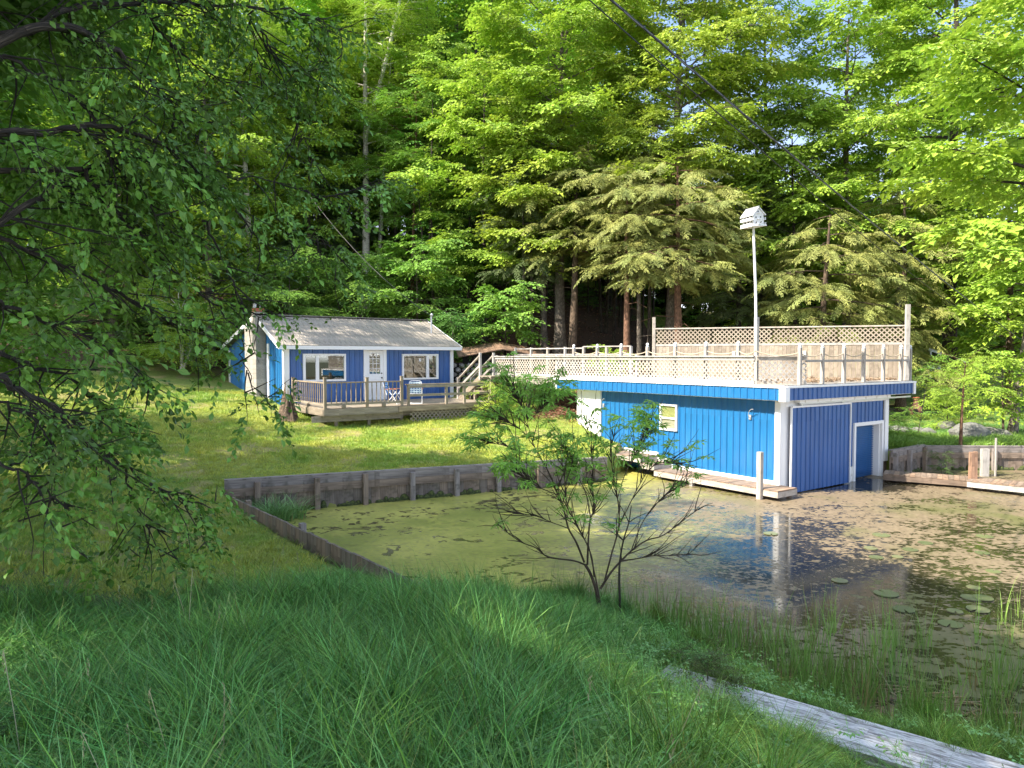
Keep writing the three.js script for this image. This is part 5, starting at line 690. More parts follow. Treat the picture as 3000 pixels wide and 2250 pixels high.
// far wood on the hillside: one mass
{ const w = thing('woodland', 'dense green woodland covering the hillside behind everything', 'woodland', [0, 0, 0], 0, null, 'stuff'), r = mulberry(70), lists = [[], [], []], trunks = [], under = [[], [], []];
  for (let i = 0; i < 190; i++) {
    const d = 48 + r() * 34, x = (r() * 2 - 1) * d * 0.86, y = gh(x, d), right = x > 8, H = (right ? 8 : 17) + r() * (right ? 5 : 8), R = 2.6 + r() * 2, c0 = H * (0.05 + r() * 0.2); trunks.push(tube([V(x, y - 0.3, -d), V(x + (r() - 0.5), y + H * 0.5, -d), V(x + (r() - 0.5) * 1.6, y + H * 0.95, -d)], [0.2 + r() * 0.12, 0.15, 0.03], 6)); const tint = r() < 0.55 ? LIME : GREEN;
    if (right && r() < 0.15) continue;
    for (let k = 0; k < 300; k++) { const a = r() * 6.28, t = r(), rr = R * Math.sqrt(r()) * Math.sin(Math.PI * (0.1 + 0.85 * t)) ** 0.6; lists[k % 3].push({ m: spot(V(x + Math.cos(a) * rr, y + lerp(c0, H, t), -d + Math.sin(a) * rr), -a + (r() - 0.5), (r() - 0.5) * 0.6, (r() - 0.5) * 0.6, 1.25 + r() * 0.6), c: tintOf(tint, r, 0.5) }); } }
  for (let i = 0; i < 10500; i++) { const d = 35 + r() * 27, left = d < 38, x = -42 + r() * (i % 3 ? 48 : 74), y = gh(x, d), a = r() * 6.28; if (vn(x * 0.5 + 7, d * 0.5) < 0.35 || (left && x > -18) || (x > -1 && x < 9.5 && d < 47)) continue; under[i % 3].push({ m: spot(V(x, y + 0.2 + r() * r() * (x > 6 ? 5 : 3.4), -d), a, (r() - 0.5) * 0.4, (r() - 0.5) * 0.3, 0.8 + r() * 0.5), c: tintOf(r() < 0.5 ? GREEN : DEEP, r, 0.5) }); }
  for (let i = 0; i < 4600; i++) { const d = 52 + r() * 22, x = -46 + r() * 92, y = gh(x, d); if (Math.abs(x) > d * 0.85) continue; lists[i % 3].push({ m: spot(V(x, y + 0.5 + r() * 6, -d), r() * 6.28, (r() - 0.5) * 0.7, (r() - 0.5) * 0.6, 1.3 + r() * 0.6), c: tintOf(r() < 0.4 ? LIME : GREEN, r, 0.5) }); }
  for (let i = 0; i < 46; i++) { const d = 41 + r() * 9, x = -6 + r() * 17, y = gh(x, d), H = 9 + r() * 8, q = 0.04 + r() * 0.08; trunks.push(tube([V(x, y - 0.3, -d), V(x + (r() - 0.5) * 0.6, y + H * 0.5, -d), V(x + (r() - 0.5) * 1.2, y + H, -d)], [q, q * 0.8, q * 0.3], 5)); for (let k = 0; k < 26; k++) { const t = 0.3 + 0.7 * r(), a = r() * 6.28, R = 1.5 * r(); under[k % 3].push({ m: spot(V(x + Math.cos(a) * R, y + H * t, -d + Math.sin(a) * R), -a, (r() - 0.5) * 0.5, (r() - 0.5) * 0.5, 0.8 + r() * 0.5), c: tintOf(DEEP, r, 0.5) }); } }
  lists.forEach((l, k) => { instances('far_crown', w, SPRAY.maple[k], M.leafFar, l); COPIES.n += l.length; }); under.forEach((l, k) => { instances('understory', w, SPRAY.beech[k], M.leafFar, l); COPIES.n += l.length; });
  const tm = part('far_trunk', w, merge(trunks), M.barkDark); tm.userData.kind = 'stuff'; }

// ------------------------------------------------------------------ branches drawn by hand: the near pear tree and the bush in the pond
function twigs(base, dirv, L, r, out, grow) { // a crooked twig; calls grow along it
  const pts = [base.clone()]; let p = base.clone(), d = dirv.clone(); const n = Math.max(3, Math.round(L / 0.12)); for (let i = 0; i < n; i++) { d.add(V((r() - 0.5) * 0.45, (r() - 0.52) * 0.4, (r() - 0.5) * 0.45)).normalize(); p = p.clone().addScaledVector(d, L / n); pts.push(p); } out.push(tube(pts, (t) => lerp(0.35 * 0.02 + L * 0.0022, 0.0022, t), 4)); pts.forEach((q, i) => grow && grow(q, i / n, d)); return pts; }
{ const limb = (a, d0, d1) => a.map((p, i) => at(p[0], p[1], lerp(d0, d1, i / (a.length - 1))));
  const g = thing('pear_tree', 'near dark leafed tree whose branches hang across the left side', 'tree', [-6.4, gh(-6.4, 5.2) - 0.2, -5.2]), off = V(6.4, -(gh(-6.4, 5.2) - 0.2), 5.2), r = mulberry(44), wood = [], leaves = [[], [], []];
  const start = V(-6.2, 4.6, -5.3);
  const L = [ // the photographed limbs, source pixels
    [limb([[-250, 330], [113, 108], [246, 108], [348, 159], [435, 230], [512, 312], [543, 348], [640, 470]], 5.2, 7.2), 0.05], [limb([[113, 108], [180, 70], [246, 41], [400, 28], [512, 23], [615, 36], [717, 41], [845, 49], [930, 75], [1020, 110]], 5.5, 8.2), 0.034],
    [limb([[-300, 395], [0, 389], [128, 392], [240, 379], [358, 384], [435, 410], [528, 451], [600, 520]], 5.0, 6.6), 0.045], [limb([[-200, 800], [51, 635], [154, 569], [256, 502], [333, 482], [461, 476], [538, 497], [640, 525], [760, 530], [870, 548]], 5.2, 7.8), 0.034],
    [limb([[-250, 1060], [11, 1115], [81, 1153], [190, 1212], [282, 1310], [353, 1364], [423, 1413], [542, 1467], [600, 1480]], 4.8, 6.8), 0.032], [limb([[353, 1364], [374, 1429], [391, 1483], [428, 1548], [510, 1570]], 6.2, 6.6), 0.016], [limb([[-150, 1260], [0, 1348], [81, 1407], [157, 1467], [200, 1500]], 4.6, 5.4), 0.018],
    [limb([[-100, 1130], [0, 1180], [98, 1230], [141, 1320], [130, 1385]], 5, 5.6), 0.016], [limb([[-200, 1000], [0, 1040], [110, 1080], [206, 1110], [270, 1180], [330, 1290]], 5.1, 6.4), 0.024], [limb([[748, 60], [748, 87], [760, 150], [768, 205], [765, 260], [763, 318]], 7.6, 7.9), 0.012], [limb([[760, 70], [785, 120], [820, 205], [871, 348], [905, 430], [932, 497]], 7.7, 8.1), 0.013],
    [limb([[640, 525], [690, 590], [740, 680], [790, 720], [850, 760]], 7.0, 7.7), 0.016], [limb([[600, 640], [660, 760], [705, 880], [745, 920], [800, 935]], 6.8, 7.4), 0.015], [limb([[560, 830], [640, 900], [700, 980], [715, 1060], [745, 1130], [785, 1185]], 6.9, 7.3), 0.014], [limb([[256, 502], [330, 600], [420, 700], [520, 800], [610, 860], [690, 900]], 5.9, 7.2), 0.022],
    [limb([[-150, 620], [0, 700], [150, 760], [300, 830], [420, 900], [520, 960], [590, 1010]], 5.2, 6.9), 0.026], [limb([[-100, 130], [40, 180], [160, 250], [270, 330], [350, 450], [420, 560]], 5.1, 6.4), 0.022], [limb([[-100, 860], [50, 900], [180, 960], [300, 1010], [400, 1080], [450, 1150]], 5.1, 6.6), 0.022], [limb([[240, 379], [330, 450], [400, 560], [480, 640], [600, 700]], 5.6, 7.0), 0.016], [limb([[420, 30], [500, 120], [580, 200], [680, 260], [740, 330]], 6.5, 7.6), 0.016], [limb([[900, 60], [930, 110], [950, 190], [965, 260]], 8, 8.2), 0.01], [limb([[870, 548], [940, 580], [1010, 570], [1060, 560]], 7.8, 8.1), 0.009], [limb([[850, 760], [920, 700], [970, 720], [1000, 770]], 7.7, 8), 0.009],
  ];
  const leafTint = [0.12, 0.25, 0.034];
  const leaf = (q, d, k = 1) => { for (let i = 0; i < k; i++) { const a = Math.atan2(d.z, d.x) + (r() - 0.5) * 2.6; leaves[Math.floor(r() * 3)].push({ m: spot(q.clone(), -a, -0.25 + (r() - 0.5) * 1.1, (r() - 0.5) * 1.2, 0.6 + r() * 0.95), c: tintOf(leafTint, r, 0.9) }); } };
  const dress = (pts, rad, dense) => { const sp = spline(pts, 48), len = sp.reduce((s, p, i) => s + (i ? p.distanceTo(sp[i - 1]) : 0), 0); wood.push(tube(sp.map((p, i) => p.clone().add(V((vn(i * 0.5, rad * 900) - 0.5) * 0.07, (vn(i * 0.5, rad * 900 + 30) - 0.5) * 0.07, 0))), (t) => rad * 0.8 * (1 - 0.86 * t), 7)); const n = Math.round(len * dense);
    for (let i = 0; i < n; i++) { const t = 0.08 + 0.92 * r(), k = Math.min(47, Math.floor(t * 48)), b = sp[k], along = sp[k + 1].clone().sub(b).normalize(), d = along.multiplyScalar(0.7).add(V((r() - 0.5) * 1.6, (r() - 0.62) * 1.2, (r() - 0.5) * 1.6)).normalize(), Lt = (0.25 + r() * 0.65) * (1.15 - 0.5 * t);
      twigs(b, d, Lt, r, wood, (q, s, dd) => { if (s > 0.25 && r() < 0.78) leaf(q, dd); if (s > 0.3 && s < 0.9 && r() < 0.22 && Lt > 0.4) twigs(q, V((r() - 0.5) * 2, (r() - 0.7) * 1.2, (r() - 0.5) * 2).normalize(), 0.25 + r() * 0.25, r, wood, (q2, s2, d2) => { if (s2 > 0.2 && r() < 0.8) leaf(q2, d2); }); }); } };
  L.forEach(([pts, rad], i) => dress(pts, rad, i === 13 ? 4 : i === 12 || i === 11 ? 6 : 12));
  // crown above and to the left of the frame
  const up = []; for (let i = 0; i < 16; i++) { const a = i * 2.4, e = 0.35 + 0.9 * r(), l = 3.6 + r() * 2.2, b = start.clone().add(V(0.1, 0.3 + r() * 1.5, 0)); const t = b.clone().add(V(Math.cos(a) * l * Math.cos(e), l * Math.sin(e) * 1.25, Math.sin(a) * l * Math.cos(e))); const bm = b.clone().lerp(t, 0.5).add(V(0, 0.5, 0)); up.push([b, b.clone().lerp(bm, 0.5), bm, bm.clone().lerp(t, 0.5).add(V(0, 0.1, 0)), t]); }
  const big = [[], [], []];
  for (const q of up) { const sp = spline(q, 20); wood.push(tube(sp, (t) => 0.07 * (1 - 0.85 * t), 6)); for (let i = 5; i < 20; i++) for (let k = 0; k < 11; k++) big[k % 3].push({ m: spot(sp[i].clone().add(V((r() - 0.5) * 1.5, (r() - 0.5) * 1.1, (r() - 0.5) * 1.5)), r() * 6.28, (r() - 0.5), (r() - 0.5), 0.7 + r() * 0.4), c: tintOf(leafTint, r, 0.5) }); }
  const inner = new THREE.Group(); void inner;
  const trunk = tube(spline([V(-6.4, gh(-6.4, 5.2) - 0.3, -5.2), V(-6.5, 3, -5.2), V(-6.3, 4.4, -5.3), V(-6.1, 6, -5.4), V(-6.2, 8.5, -5.2)], 14), (t) => 0.2 * (1 - 0.75 * t) + 0.08 * Math.exp(-t * 12), 12);
  const connect = L.filter(([p]) => p[0].x < -3.4).map(([p, rad]) => tube(spline([start.clone().add(V(0, clamp(p[0].y - 5, -1.2, 2), 0)), start.clone().lerp(p[0], 0.5).add(V(0, (p[0].y - 4.6) * 0.35, 0)), p[0]], 8), (t) => lerp(rad * 1.7, rad, t), 7));
  const shift = (geo) => geo.translate(off.x, off.y, off.z), sh4 = new THREE.Matrix4().makeTranslation(off.x, off.y, off.z), shl = (l) => l.map((e) => ({ m: sh4.clone().multiply(e.m), c: e.c }));
  part('trunk', g, shift(trunk), M.barkDark); part('limbs', g, shift(merge([...connect, ...wood])), M.barkDark);
  leaves.forEach((l, k) => { instances('foliage', g, SPRAY.pear[k], k < 2 ? M.leafGloss : M.leafNear, shl(l)); COPIES.n += l.length; }); big.forEach((l, k) => { instances('crown', g, SPRAY.maple[k], M.leaf, shl(l)); COPIES.n += l.length; });
}
{ // the bush rising from the near bank in front of the pond; px in crop units of the survey photograph
  const c = (x, y, d) => at(1400 + x * 0.452, 1100 + y * 0.452, d), r = mulberry(8), wood = [], leaves = [[], [], []], B = c(800, 1560, 10.3), tint = [0.27, 0.50, 0.065];
  const g = thing('pond_bush', 'sparse many stemmed bush with fresh leaves rising before the pond', 'bush', [B.x, B.y, B.z]);
  const S = [[[[800, 1600], [770, 1400], [730, 1290], [700, 1240]], 10.3, 10.3, 0.045, 0.04, 0], [[[700, 1240], [630, 1215], [450, 1185], [380, 1130], [280, 1090], [170, 1010], [110, 960]], 10.3, 9.7, 0.026, 0.006, 0.12], [[[695, 1225], [640, 1090], [590, 1000], [560, 880], [520, 780], [470, 650], [410, 540], [350, 420], [320, 260], [345, 170]], 10.3, 10.5, 0.03, 0.005, 0.9], [[[715, 1240], [722, 1050], [735, 930], [760, 880], [745, 720], [745, 560], [720, 400], [700, 250]], 10.3, 10.4, 0.028, 0.005, 1], [[[735, 930], [700, 760], [640, 640], [590, 500], [520, 420]], 10.3, 10.6, 0.018, 0.004, 1], [[[760, 1320], [740, 1180], [690, 1060], [630, 950], [580, 850], [560, 650], [540, 480], [600, 380]], 10.3, 10.0, 0.022, 0.004, 0.9], [[[820, 1600], [780, 1380], [740, 1200], [720, 1100]], 10.2, 10.2, 0.022, 0.014, 0], [[[800, 1400], [870, 1290], [930, 1220], [1000, 1150], [1100, 1080], [1200, 1050], [1300, 980], [1400, 900], [1470, 860]], 10.2, 10.5, 0.034, 0.005, 0.3], [[[940, 1215], [1040, 1200], [1150, 1180], [1250, 1180], [1390, 1160], [1440, 1090]], 10.2, 9.8, 0.02, 0.004, 0.03], [[[830, 1340], [870, 1180], [920, 980], [910, 800], [870, 570], [880, 400], [930, 330]], 10.2, 10.5, 0.026, 0.004, 0.9], [[[920, 980], [980, 860], [1060, 700], [1130, 600], [1240, 560], [1330, 580]], 10.3, 10.6, 0.016, 0.004, 0.8], [[[910, 800], [960, 640], [1040, 480], [1090, 400], [1110, 340]], 10.4, 10.6, 0.013, 0.004, 1], [[[520, 780], [420, 740], [330, 690], [260, 640], [240, 620]], 10.4, 10.1, 0.013, 0.004, 0.9], [[[410, 540], [280, 500], [180, 460], [100, 440], [60, 430]], 10.4, 10.7, 0.012, 0.003, 0.7], [[[590, 1000], [480, 960], [380, 920], [260, 900], [190, 880]], 10.2, 9.9, 0.013, 0.003, 0.35], [[[1000, 1150], [1080, 950], [1180, 820], [1290, 740], [1380, 700]], 10.3, 10.7, 0.015, 0.004, 0.35], [[[350, 420], [250, 330], [170, 290], [110, 280]], 10.5, 10.8, 0.01, 0.003, 0.8], [[[320, 260], [260, 160], [220, 90]], 10.5, 10.5, 0.008, 0.003, 1], [[[330, 300], [420, 200], [440, 130]], 10.5, 10.6, 0.008, 0.003, 1]];
  const leaf = (q, dd) => { leaves[Math.floor(r() * 3)].push({ m: spot(q.clone(), r() * 6.28, 0.2 + (r() - 0.5), (r() - 0.5) * 0.8, 0.7 + r() * 0.55), c: tintOf(tint, r, 0.5) }); void dd; };
  for (const [pl, d0, d1, r0, r1, dense] of S) { const p = pl.map(([x, y], i) => c(x, y, lerp(d0, d1, i / (pl.length - 1)))), sp = spline(p, 30); wood.push(tube(sp, (t) => lerp(r0, r1, t) * 0.55, 7)); if (!dense && r0 > 0.02) continue; const n = Math.round(30 * (0.45 + dense * 0.55));
    for (let i = 0; i < n; i++) { const k = 8 + Math.floor(r() * 21), b = sp[k], al = sp[k + 1].clone().sub(b).normalize(), d = al.add(V((r() - 0.5) * 1.5, (r() - 0.3) * 1.1, (r() - 0.5) * 1.5)).normalize(), high = sstep(c(0, 950, 10.3).y, c(0, 600, 10.3).y, b.y), leafy = dense * lerp(0.10, 1, high); twigs(b, d, 0.2 + r() * 0.5, r, wood, (q, s, dd) => { if (s > 0.35 && r() < leafy * 0.4) leaf(q, dd); }); } }
  const o4 = new THREE.Matrix4().makeTranslation(-B.x, -B.y, -B.z);
  part('stems', g, merge(wood).applyMatrix4(o4), M.barkBrown); leaves.forEach((l, k) => { instances('leaf_cluster', g, SPRAY.willow[k], M.leafNear, l.map((e) => ({ m: o4.clone().multiply(e.m), c: e.c }))); COPIES.n += l.length; });
  const st = thing('young_stem', 'thin dark single stem standing just right of the pond bush', 'sapling', [c(935, 1620, 10.1).x, c(935, 1620, 10.1).y, c(935, 1620, 10.1).z]), sp = [[935, 1650], [928, 1450], [925, 1250], [950, 1080], [985, 960], [1000, 850]].map(([x, y]) => c(x, y, 10.1).sub(st.position)); const tw = [tube(spline(sp, 20), (t) => lerp(0.02, 0.006, t), 6)]; for (let i = 0; i < 5; i++) twigs(sp[3 + (i % 2)], V((r() - 0.5) * 2, 0.8, r() - 0.5).normalize(), 0.4, r, tw, null); part('stem', st, merge(tw), M.barkDark);
}

// ------------------------------------------------------------------ grass
function tuft(seed, { blades = 14, h = 0.6, w = 0.007, bend = 0.5, spread = 0.09, seg = 4 }) {
  const r = mulberry(seed), pos = [], P = (v) => pos.push(v.x, v.y, v.z);
  for (let i = 0; i < blades; i++) {
    const a = r() * 6.28, b = V(Math.cos(a) * spread * r(), 0, Math.sin(a) * spread * r()), H = h * (0.55 + r() * 0.6), d = a + (r() - 0.5) * 1.5, k = bend * (0.3 + r() * 1.1), W = w * (0.7 + r() * 0.6), tw = r() * 6.28;
    const pt = (t) => b.clone().add(V(Math.cos(d) * H * k * t * t, H * (t - 0.38 * k * t * t), Math.sin(d) * H * k * t * t)), side = (t) => V(Math.cos(tw), 0, Math.sin(tw)).multiplyScalar(W * 0.5 * (1 - t * t * 0.97));
    for (let s = 0; s < seg; s++) { const t0 = s / seg, t1 = (s + 1) / seg, p = pt(t0), q = pt(t1), s0 = side(t0), s1 = side(t1); P(p.clone().add(s0)); P(p.clone().sub(s0)); P(q.clone().sub(s1)); if (s < seg - 1) { P(p.clone().add(s0)); P(q.clone().sub(s1)); P(q.clone().add(s1)); } }
  }
  return fromTris(pos);
}
const TALL = [1, 2, 3, 4].map((s) => tuft(s * 31, { blades: 15, h: 0.47, w: 0.0082, bend: 0.95, spread: 0.11, seg: 5 })), SHORT = [1, 2, 3].map((s) => tuft(s * 17, { blades: 16, h: 0.085, w: 0.006, bend: 0.8, spread: 0.12, seg: 2 })), REED = [1, 2, 3].map((s) => tuft(s * 13, { blades: 9, h: 0.85, w: 0.009, bend: 0.22, spread: 0.09, seg: 5 }));
const CLOVER = [1, 2].map((s) => sprayGeo(400 + s, { twigs: 5, leaves: 4, len: 0.12, ll: 0.032, lw: 0.022, fan: 2.6, droop: -0.5, wild: 0.9, stem: 0.0015 }));
const water = (x, d) => pondDist(x, d) > 0;
const onPlank = (x, d) => { const ax = 1.55, az = 7.48, bx_ = 4.35, bz = 5.35, L = Math.hypot(bx_ - ax, bz - az), t = ((x - ax) * (bx_ - ax) + (d - az) * (bz - az)) / L, n = Math.abs((x - ax) * (bz - az) - (d - az) * (bx_ - ax)) / L; return t > -0.05 && t < L + 0.1 && n < 0.3; };
// a round patch of grass a metre across, every blade its own shape and shade
function grassPatch(seed) {
  const r = mulberry(seed), pos = [], col = [], P = (v, c, k) => { pos.push(v.x, v.y, v.z); col.push(c[0] * k, c[1] * k, c[2] * k); };
  for (let q = 0; q < 210; q++) {
    const R = 0.5 * Math.sqrt(r()), A = r() * 6.28, c = V(Math.cos(A) * R, 0, Math.sin(A) * R), th = (0.24 + 0.46 * vn(c.x * 5 + seed, c.z * 5 + 9)) * (0.8 + r() * 0.4), lean = vn(c.x * 3 + 30, c.z * 3 + seed) * 6.28 * 2, shade = 0.65 + r() * 0.7;
    for (let i = 0; i < 11; i++) {
      const a = r() * 6.28, b = c.clone().add(V(Math.cos(a) * 0.05 * r(), 0, Math.sin(a) * 0.05 * r())), H = th * (0.5 + r() * 0.65), d = lean + (r() - 0.5) * 4.2, k = 0.25 + r() * 1.0, W = 0.0055 + r() * 0.0045, tw = r() * 6.28, kink = r() < 0.13 ? 0.45 + r() * 0.3 : 2, dry = r() < 0.035, tone = dry ? [1.9, 0.95, 1.3] : [0.8 + r() * 0.5, 1, 0.75 + r() * 0.8], sh = shade * (0.5 + r() * 0.95);
      const pt = (u) => { const m = Math.min(u, kink), e2 = u - m; return b.clone().add(V(Math.cos(d) * H * (k * m * m + e2 * 0.95), H * (m - 0.36 * k * m * m - e2 * 0.35), Math.sin(d) * H * (k * m * m + e2 * 0.95))); }, side = (u) => V(Math.cos(tw), 0, Math.sin(tw)).multiplyScalar(W * 0.5 * (1 - u * u * 0.97));
      const S = 4; for (let j = 0; j < S; j++) { const t0 = j / S, t1 = (j + 1) / S, p = pt(t0), w = pt(t1), s0 = side(t0), s1 = side(t1), c0 = tone.map((x) => x * sh); P(p.clone().add(s0), c0, 1); P(p.clone().sub(s0), c0, 1); P(w.clone().sub(s1), c0, 1); if (j < S - 1) { P(p.clone().add(s0), c0, 1); P(w.clone().sub(s1), c0, 1); P(w.clone().add(s1), c0, 1); } }
    }
  }
  const g = fromTris(pos); g.setAttribute('color', new THREE.Float32BufferAttribute(col, 3)); return g;
}
{ const r = mulberry(55), PATCH = [1, 2, 3, 4].map((s) => grassPatch(s * 31)), lists = PATCH.map(() => []), clov = [[], []], MG = phys({ color: rgb(1, 1, 1), roughness: 0.5, specularIntensity: 0.45, side: THREE.DoubleSide, vertexColors: true });
  const TG = [0.145, 0.335, 0.064], TY = [0.21, 0.38, 0.06], plankGap = (x, d) => { const ax = 1.55, az = 7.48, ux = 0.795, uz = -0.606, q = clamp((x - ax) * ux + (d - az) * uz, 0, 3.5); return Math.hypot(x - ax - ux * q, d - az - uz * q) - 0.33; };
  for (let gd = 1.5; gd < 11.6; gd += 0.43) for (let gx = -0.8 * gd - 0.5; gx < 0.8 * gd + 0.5; gx += 0.43) {
    const d = gd + (r() - 0.5) * 0.4, x = gx + (r() - 0.5) * 0.4, pd = pondDist(x, d), pg = plankGap(x, d); if (pd > 0.05 || pg < 0.06) continue;
    const edge = 8.7 + (fbm(x * 0.6, 3, 3) - 0.5) * 1.6 - 2.7 * sstep(-1.9, -3.4, x); if (x < -1 && d > edge + (x > -2.4 ? 0.8 : 0)) continue;
    if (fbm(x * 1.4 + 80, d * 1.4, 2) < 0.25 || (x < -1.7 && d < 3.6 && r() < 0.4)) continue;
    const right = sstep(0.6, 2.0, x - (d - 6) * 0.2), n = fbm(x * 0.7 + 9, d * 0.7, 3), byPlank = x > 1.0 && d < 8 ? 0.55 : 1, h = (0.72 + n * 0.86) * (1 - 0.15 * right) * byPlank * (x < -2.2 ? 0.75 : 1) * (d > 8 && x > -0.8 ? 0.65 : 1) * (x < -0.6 && x > -2.9 && d > 7.6 ? 0.6 : 1), s = Math.min(1, 0.25 + pg * 1.3, 0.35 - pd * 1.6) * (0.85 + r() * 0.3);
    const gX = (gh(x + 0.2, d) - gh(x - 0.2, d)) / 0.4, gZ = (gh(x, d - 0.2) - gh(x, d + 0.2)) / 0.4, m = new THREE.Matrix4().set(1, 0, 0, x, gX, 1, gZ, gh(x, d) - 0.015, 0, 0, 1, -d, 0, 0, 0, 1);
    lists[Math.floor(r() * 4)].push({ m: m.multiply(new THREE.Matrix4().makeRotationY(r() * 6.28)).multiply(new THREE.Matrix4().makeScale(s, h * (0.85 + r() * 0.3), s)), c: tintOf(right > r() ? TY : TG, r, 0.35) });
  }
  for (let i = 0; i < 3600; i++) { const d = 1.8 + 9 * Math.pow(r(), 0.8), x = -0.78 * d + r() * 1.56 * d; if (water(x, d) || onPlank(x, d) || d > 9.5 || (x > 1.6 && r() < 0.75) || (x < -0.5 && (d > 4.5 || r() < 0.7))) continue; clov[i % 2].push({ m: spot(V(x, gh(x, d) + 0.1 + r() * 0.22, -d), r() * 6.28, 0, 0, 0.8 + r() * 0.7), c: tintOf([0.16, 0.32, 0.07], r, 0.6) }); }
  const g = thing('tall_grass', 'long blue green grass covering the near bank', 'grass', [0, 0, 0], 0, null, 'stuff'); lists.forEach((l, k) => { instances('grass_patch', g, PATCH[k], MG, l); COPIES.n += l.length; });
  const dry = []; for (let i = 0; i < 45; i++) { const d = 2 + 6.6 * Math.pow(r(), 0.8), x = -0.78 * d + r() * 1.5 * d; if (water(x, d) || onPlank(x, d) || (x > 1 && r() < 0.6)) continue; dry.push({ m: spot(V(x, gh(x, d) + 0.02, -d), r() * 6.28, 0, 0, 0.6 + r() * 0.7), c: tintOf(r() < 0.6 ? [0.34, 0.30, 0.14] : [0.22, 0.34, 0.10], r, 0.5) }); }
  { const q = mulberry(6), pos = []; for (let k = 0; k < 3; k++) { const a = q() * 6.28, h = 0.45 + q() * 0.2, lean = 0.1 + q() * 0.3, top = V(Math.cos(a) * lean, h, Math.sin(a) * lean), s = V(-Math.sin(a), 0, Math.cos(a)).multiplyScalar(0.0018), m = top.clone().multiplyScalar(0.5).add(V(0, 0.05, 0)); for (const [u, w] of [[V(0, 0, 0), m], [m, top]]) for (const t of [u.clone().add(s), u.clone().sub(s), w.clone().sub(s), u.clone().add(s), w.clone().sub(s), w.clone().add(s)]) pos.push(t.x, t.y, t.z); for (let j = 0; j < 9; j++) leafQuad(pos, top.clone().add(V(0, -j * 0.012, 0)), V(q() - 0.5, 0.7, q() - 0.5).normalize(), V(q() - 0.5, 0.1, q() - 0.5).normalize().cross(V(0, 1, 0.2)).normalize(), 0.022, 0.006, 0.1); } instances('seed_stalk', g, fromTris(pos), M.grassTall, dry); }
  const c = thing('clover', 'small leaved weeds mixed among the near grass', 'weeds', [0, 0, 0], 0, null, 'stuff'); clov.forEach((l, k) => { instances('weed_leaf', c, CLOVER[k], M.grass, l); COPIES.n += l.length; }); }
{ const r = mulberry(56), lists = SHORT.map(() => []), far = SHORT.map(() => []);
  for (let i = 0; i < 52000; i++) { const d = 8.2 + 24 * Math.pow(r(), 0.9), x = -0.8 * d + r() * (0.8 * d + 3.2); if (pondDist(x, d) > -0.22 || d > 36) continue; const c = cover(x, d); if (c.forest > 0.5 || c.mulch > 0.4 + r() * 0.3) continue;
    const hx = (x + 9.1) * E1.x + (-d + 28.5) * E1.z, hz = (x + 9.1) * E2.x + (-d + 28.5) * E2.z; if (hx > -0.3 && hx < 7.9 && hz > 0 && hz < 8.4) continue; const b = fbm(x * 1.3 + 9, d * 1.3, 3); if (b > 0.6 && r() < 0.5) continue;
    const t = mix3([0.22, 0.36, 0.04], [0.42, 0.45, 0.07], sstep(0.3, 0.62, fbm(x * 0.8, d * 0.8 + 4, 3) + (r() - 0.5) * 0.35)); lists[i % 3].push({ m: spot(V(x, gh(x, d) - 0.01, -d), r() * 6.28, 0, 0, 0.6 + r() * 0.8 + (d > 20 ? 0.3 : 0) + (r() < 0.06 ? 0.9 : 0)), c: tintOf(t, r, 0.7) }); }
  const g = thing('lawn_grass', 'short mown lawn grass between the sea wall and the cottage', 'lawn', [0, 0, 0], 0, null, 'stuff'); lists.forEach((l, k) => { instances('lawn_tuft', g, SHORT[k], M.grass, l); COPIES.n += l.length; });
  for (let i = 0; i < 9000; i++) { const d = 24.6 + 22 * r() * r(), x = 12.2 + r() * (d * 0.8 - 11); if (pondDist(x, d) > -0.2) continue; far[i % 3].push({ m: spot(V(x, gh(x, d), -d), r() * 6.28, 0, 0, (d < 27 ? 2.2 : 1.2) + r() * (d < 27 ? 2.2 : 0.6)), c: tintOf(d < 27.5 ? [0.18, 0.32, 0.05] : [0.09, 0.21, 0.045], r, 0.4) }); }
  const f = thing('bank_grass', 'bright rough grass on the right bank behind the sea wall', 'grass', [0, 0, 0], 0, null, 'stuff'); far.forEach((l, k) => { instances('grass_tuft', f, SHORT[k], M.grass, l); COPIES.n += l.length; });
  // fringes of long grass at the deck, the walls and the cottage corner
  const fr = TALL.map(() => []), G = [0.17, 0.29, 0.05]; const line = (a, b, n, s, w) => { for (let i = 0; i < n; i++) { const t = r(), x = lerp(a[0], b[0], t) + (r() - 0.5) * w, d = lerp(a[1], b[1], t) + (r() - 0.5) * w; fr[i % 4].push({ m: spot(V(x, gh(x, d) - 0.02, -d), r() * 6.28, 0, 0, s * (0.6 + r() * 0.7)), c: tintOf(G, r, 0.4) }); } };
  line([-6.9, 25.4], [-1.0, 29.7], 130, 0.45, 0.5); line([-8.9, 27.4], [-6.9, 25.2], 40, 0.4, 0.7); line([-9.6, 28.4], [-11.5, 31], 40, 0.45, 0.5); line([-6.9, 17.6], [2.5, 22.6], 60, 0.28, 0.4); line([-6.9, 17.0], [-1.6, 10.3], 90, 0.45, 0.5);
  const q = thing('grass_fringe', 'longer grass fringing the deck, the walls and the cottage corner', 'grass', [0, 0, 0], 0, null, 'stuff'); fr.forEach((l, k) => instances('grass_tuft', q, TALL[k], M.grass, l)); }
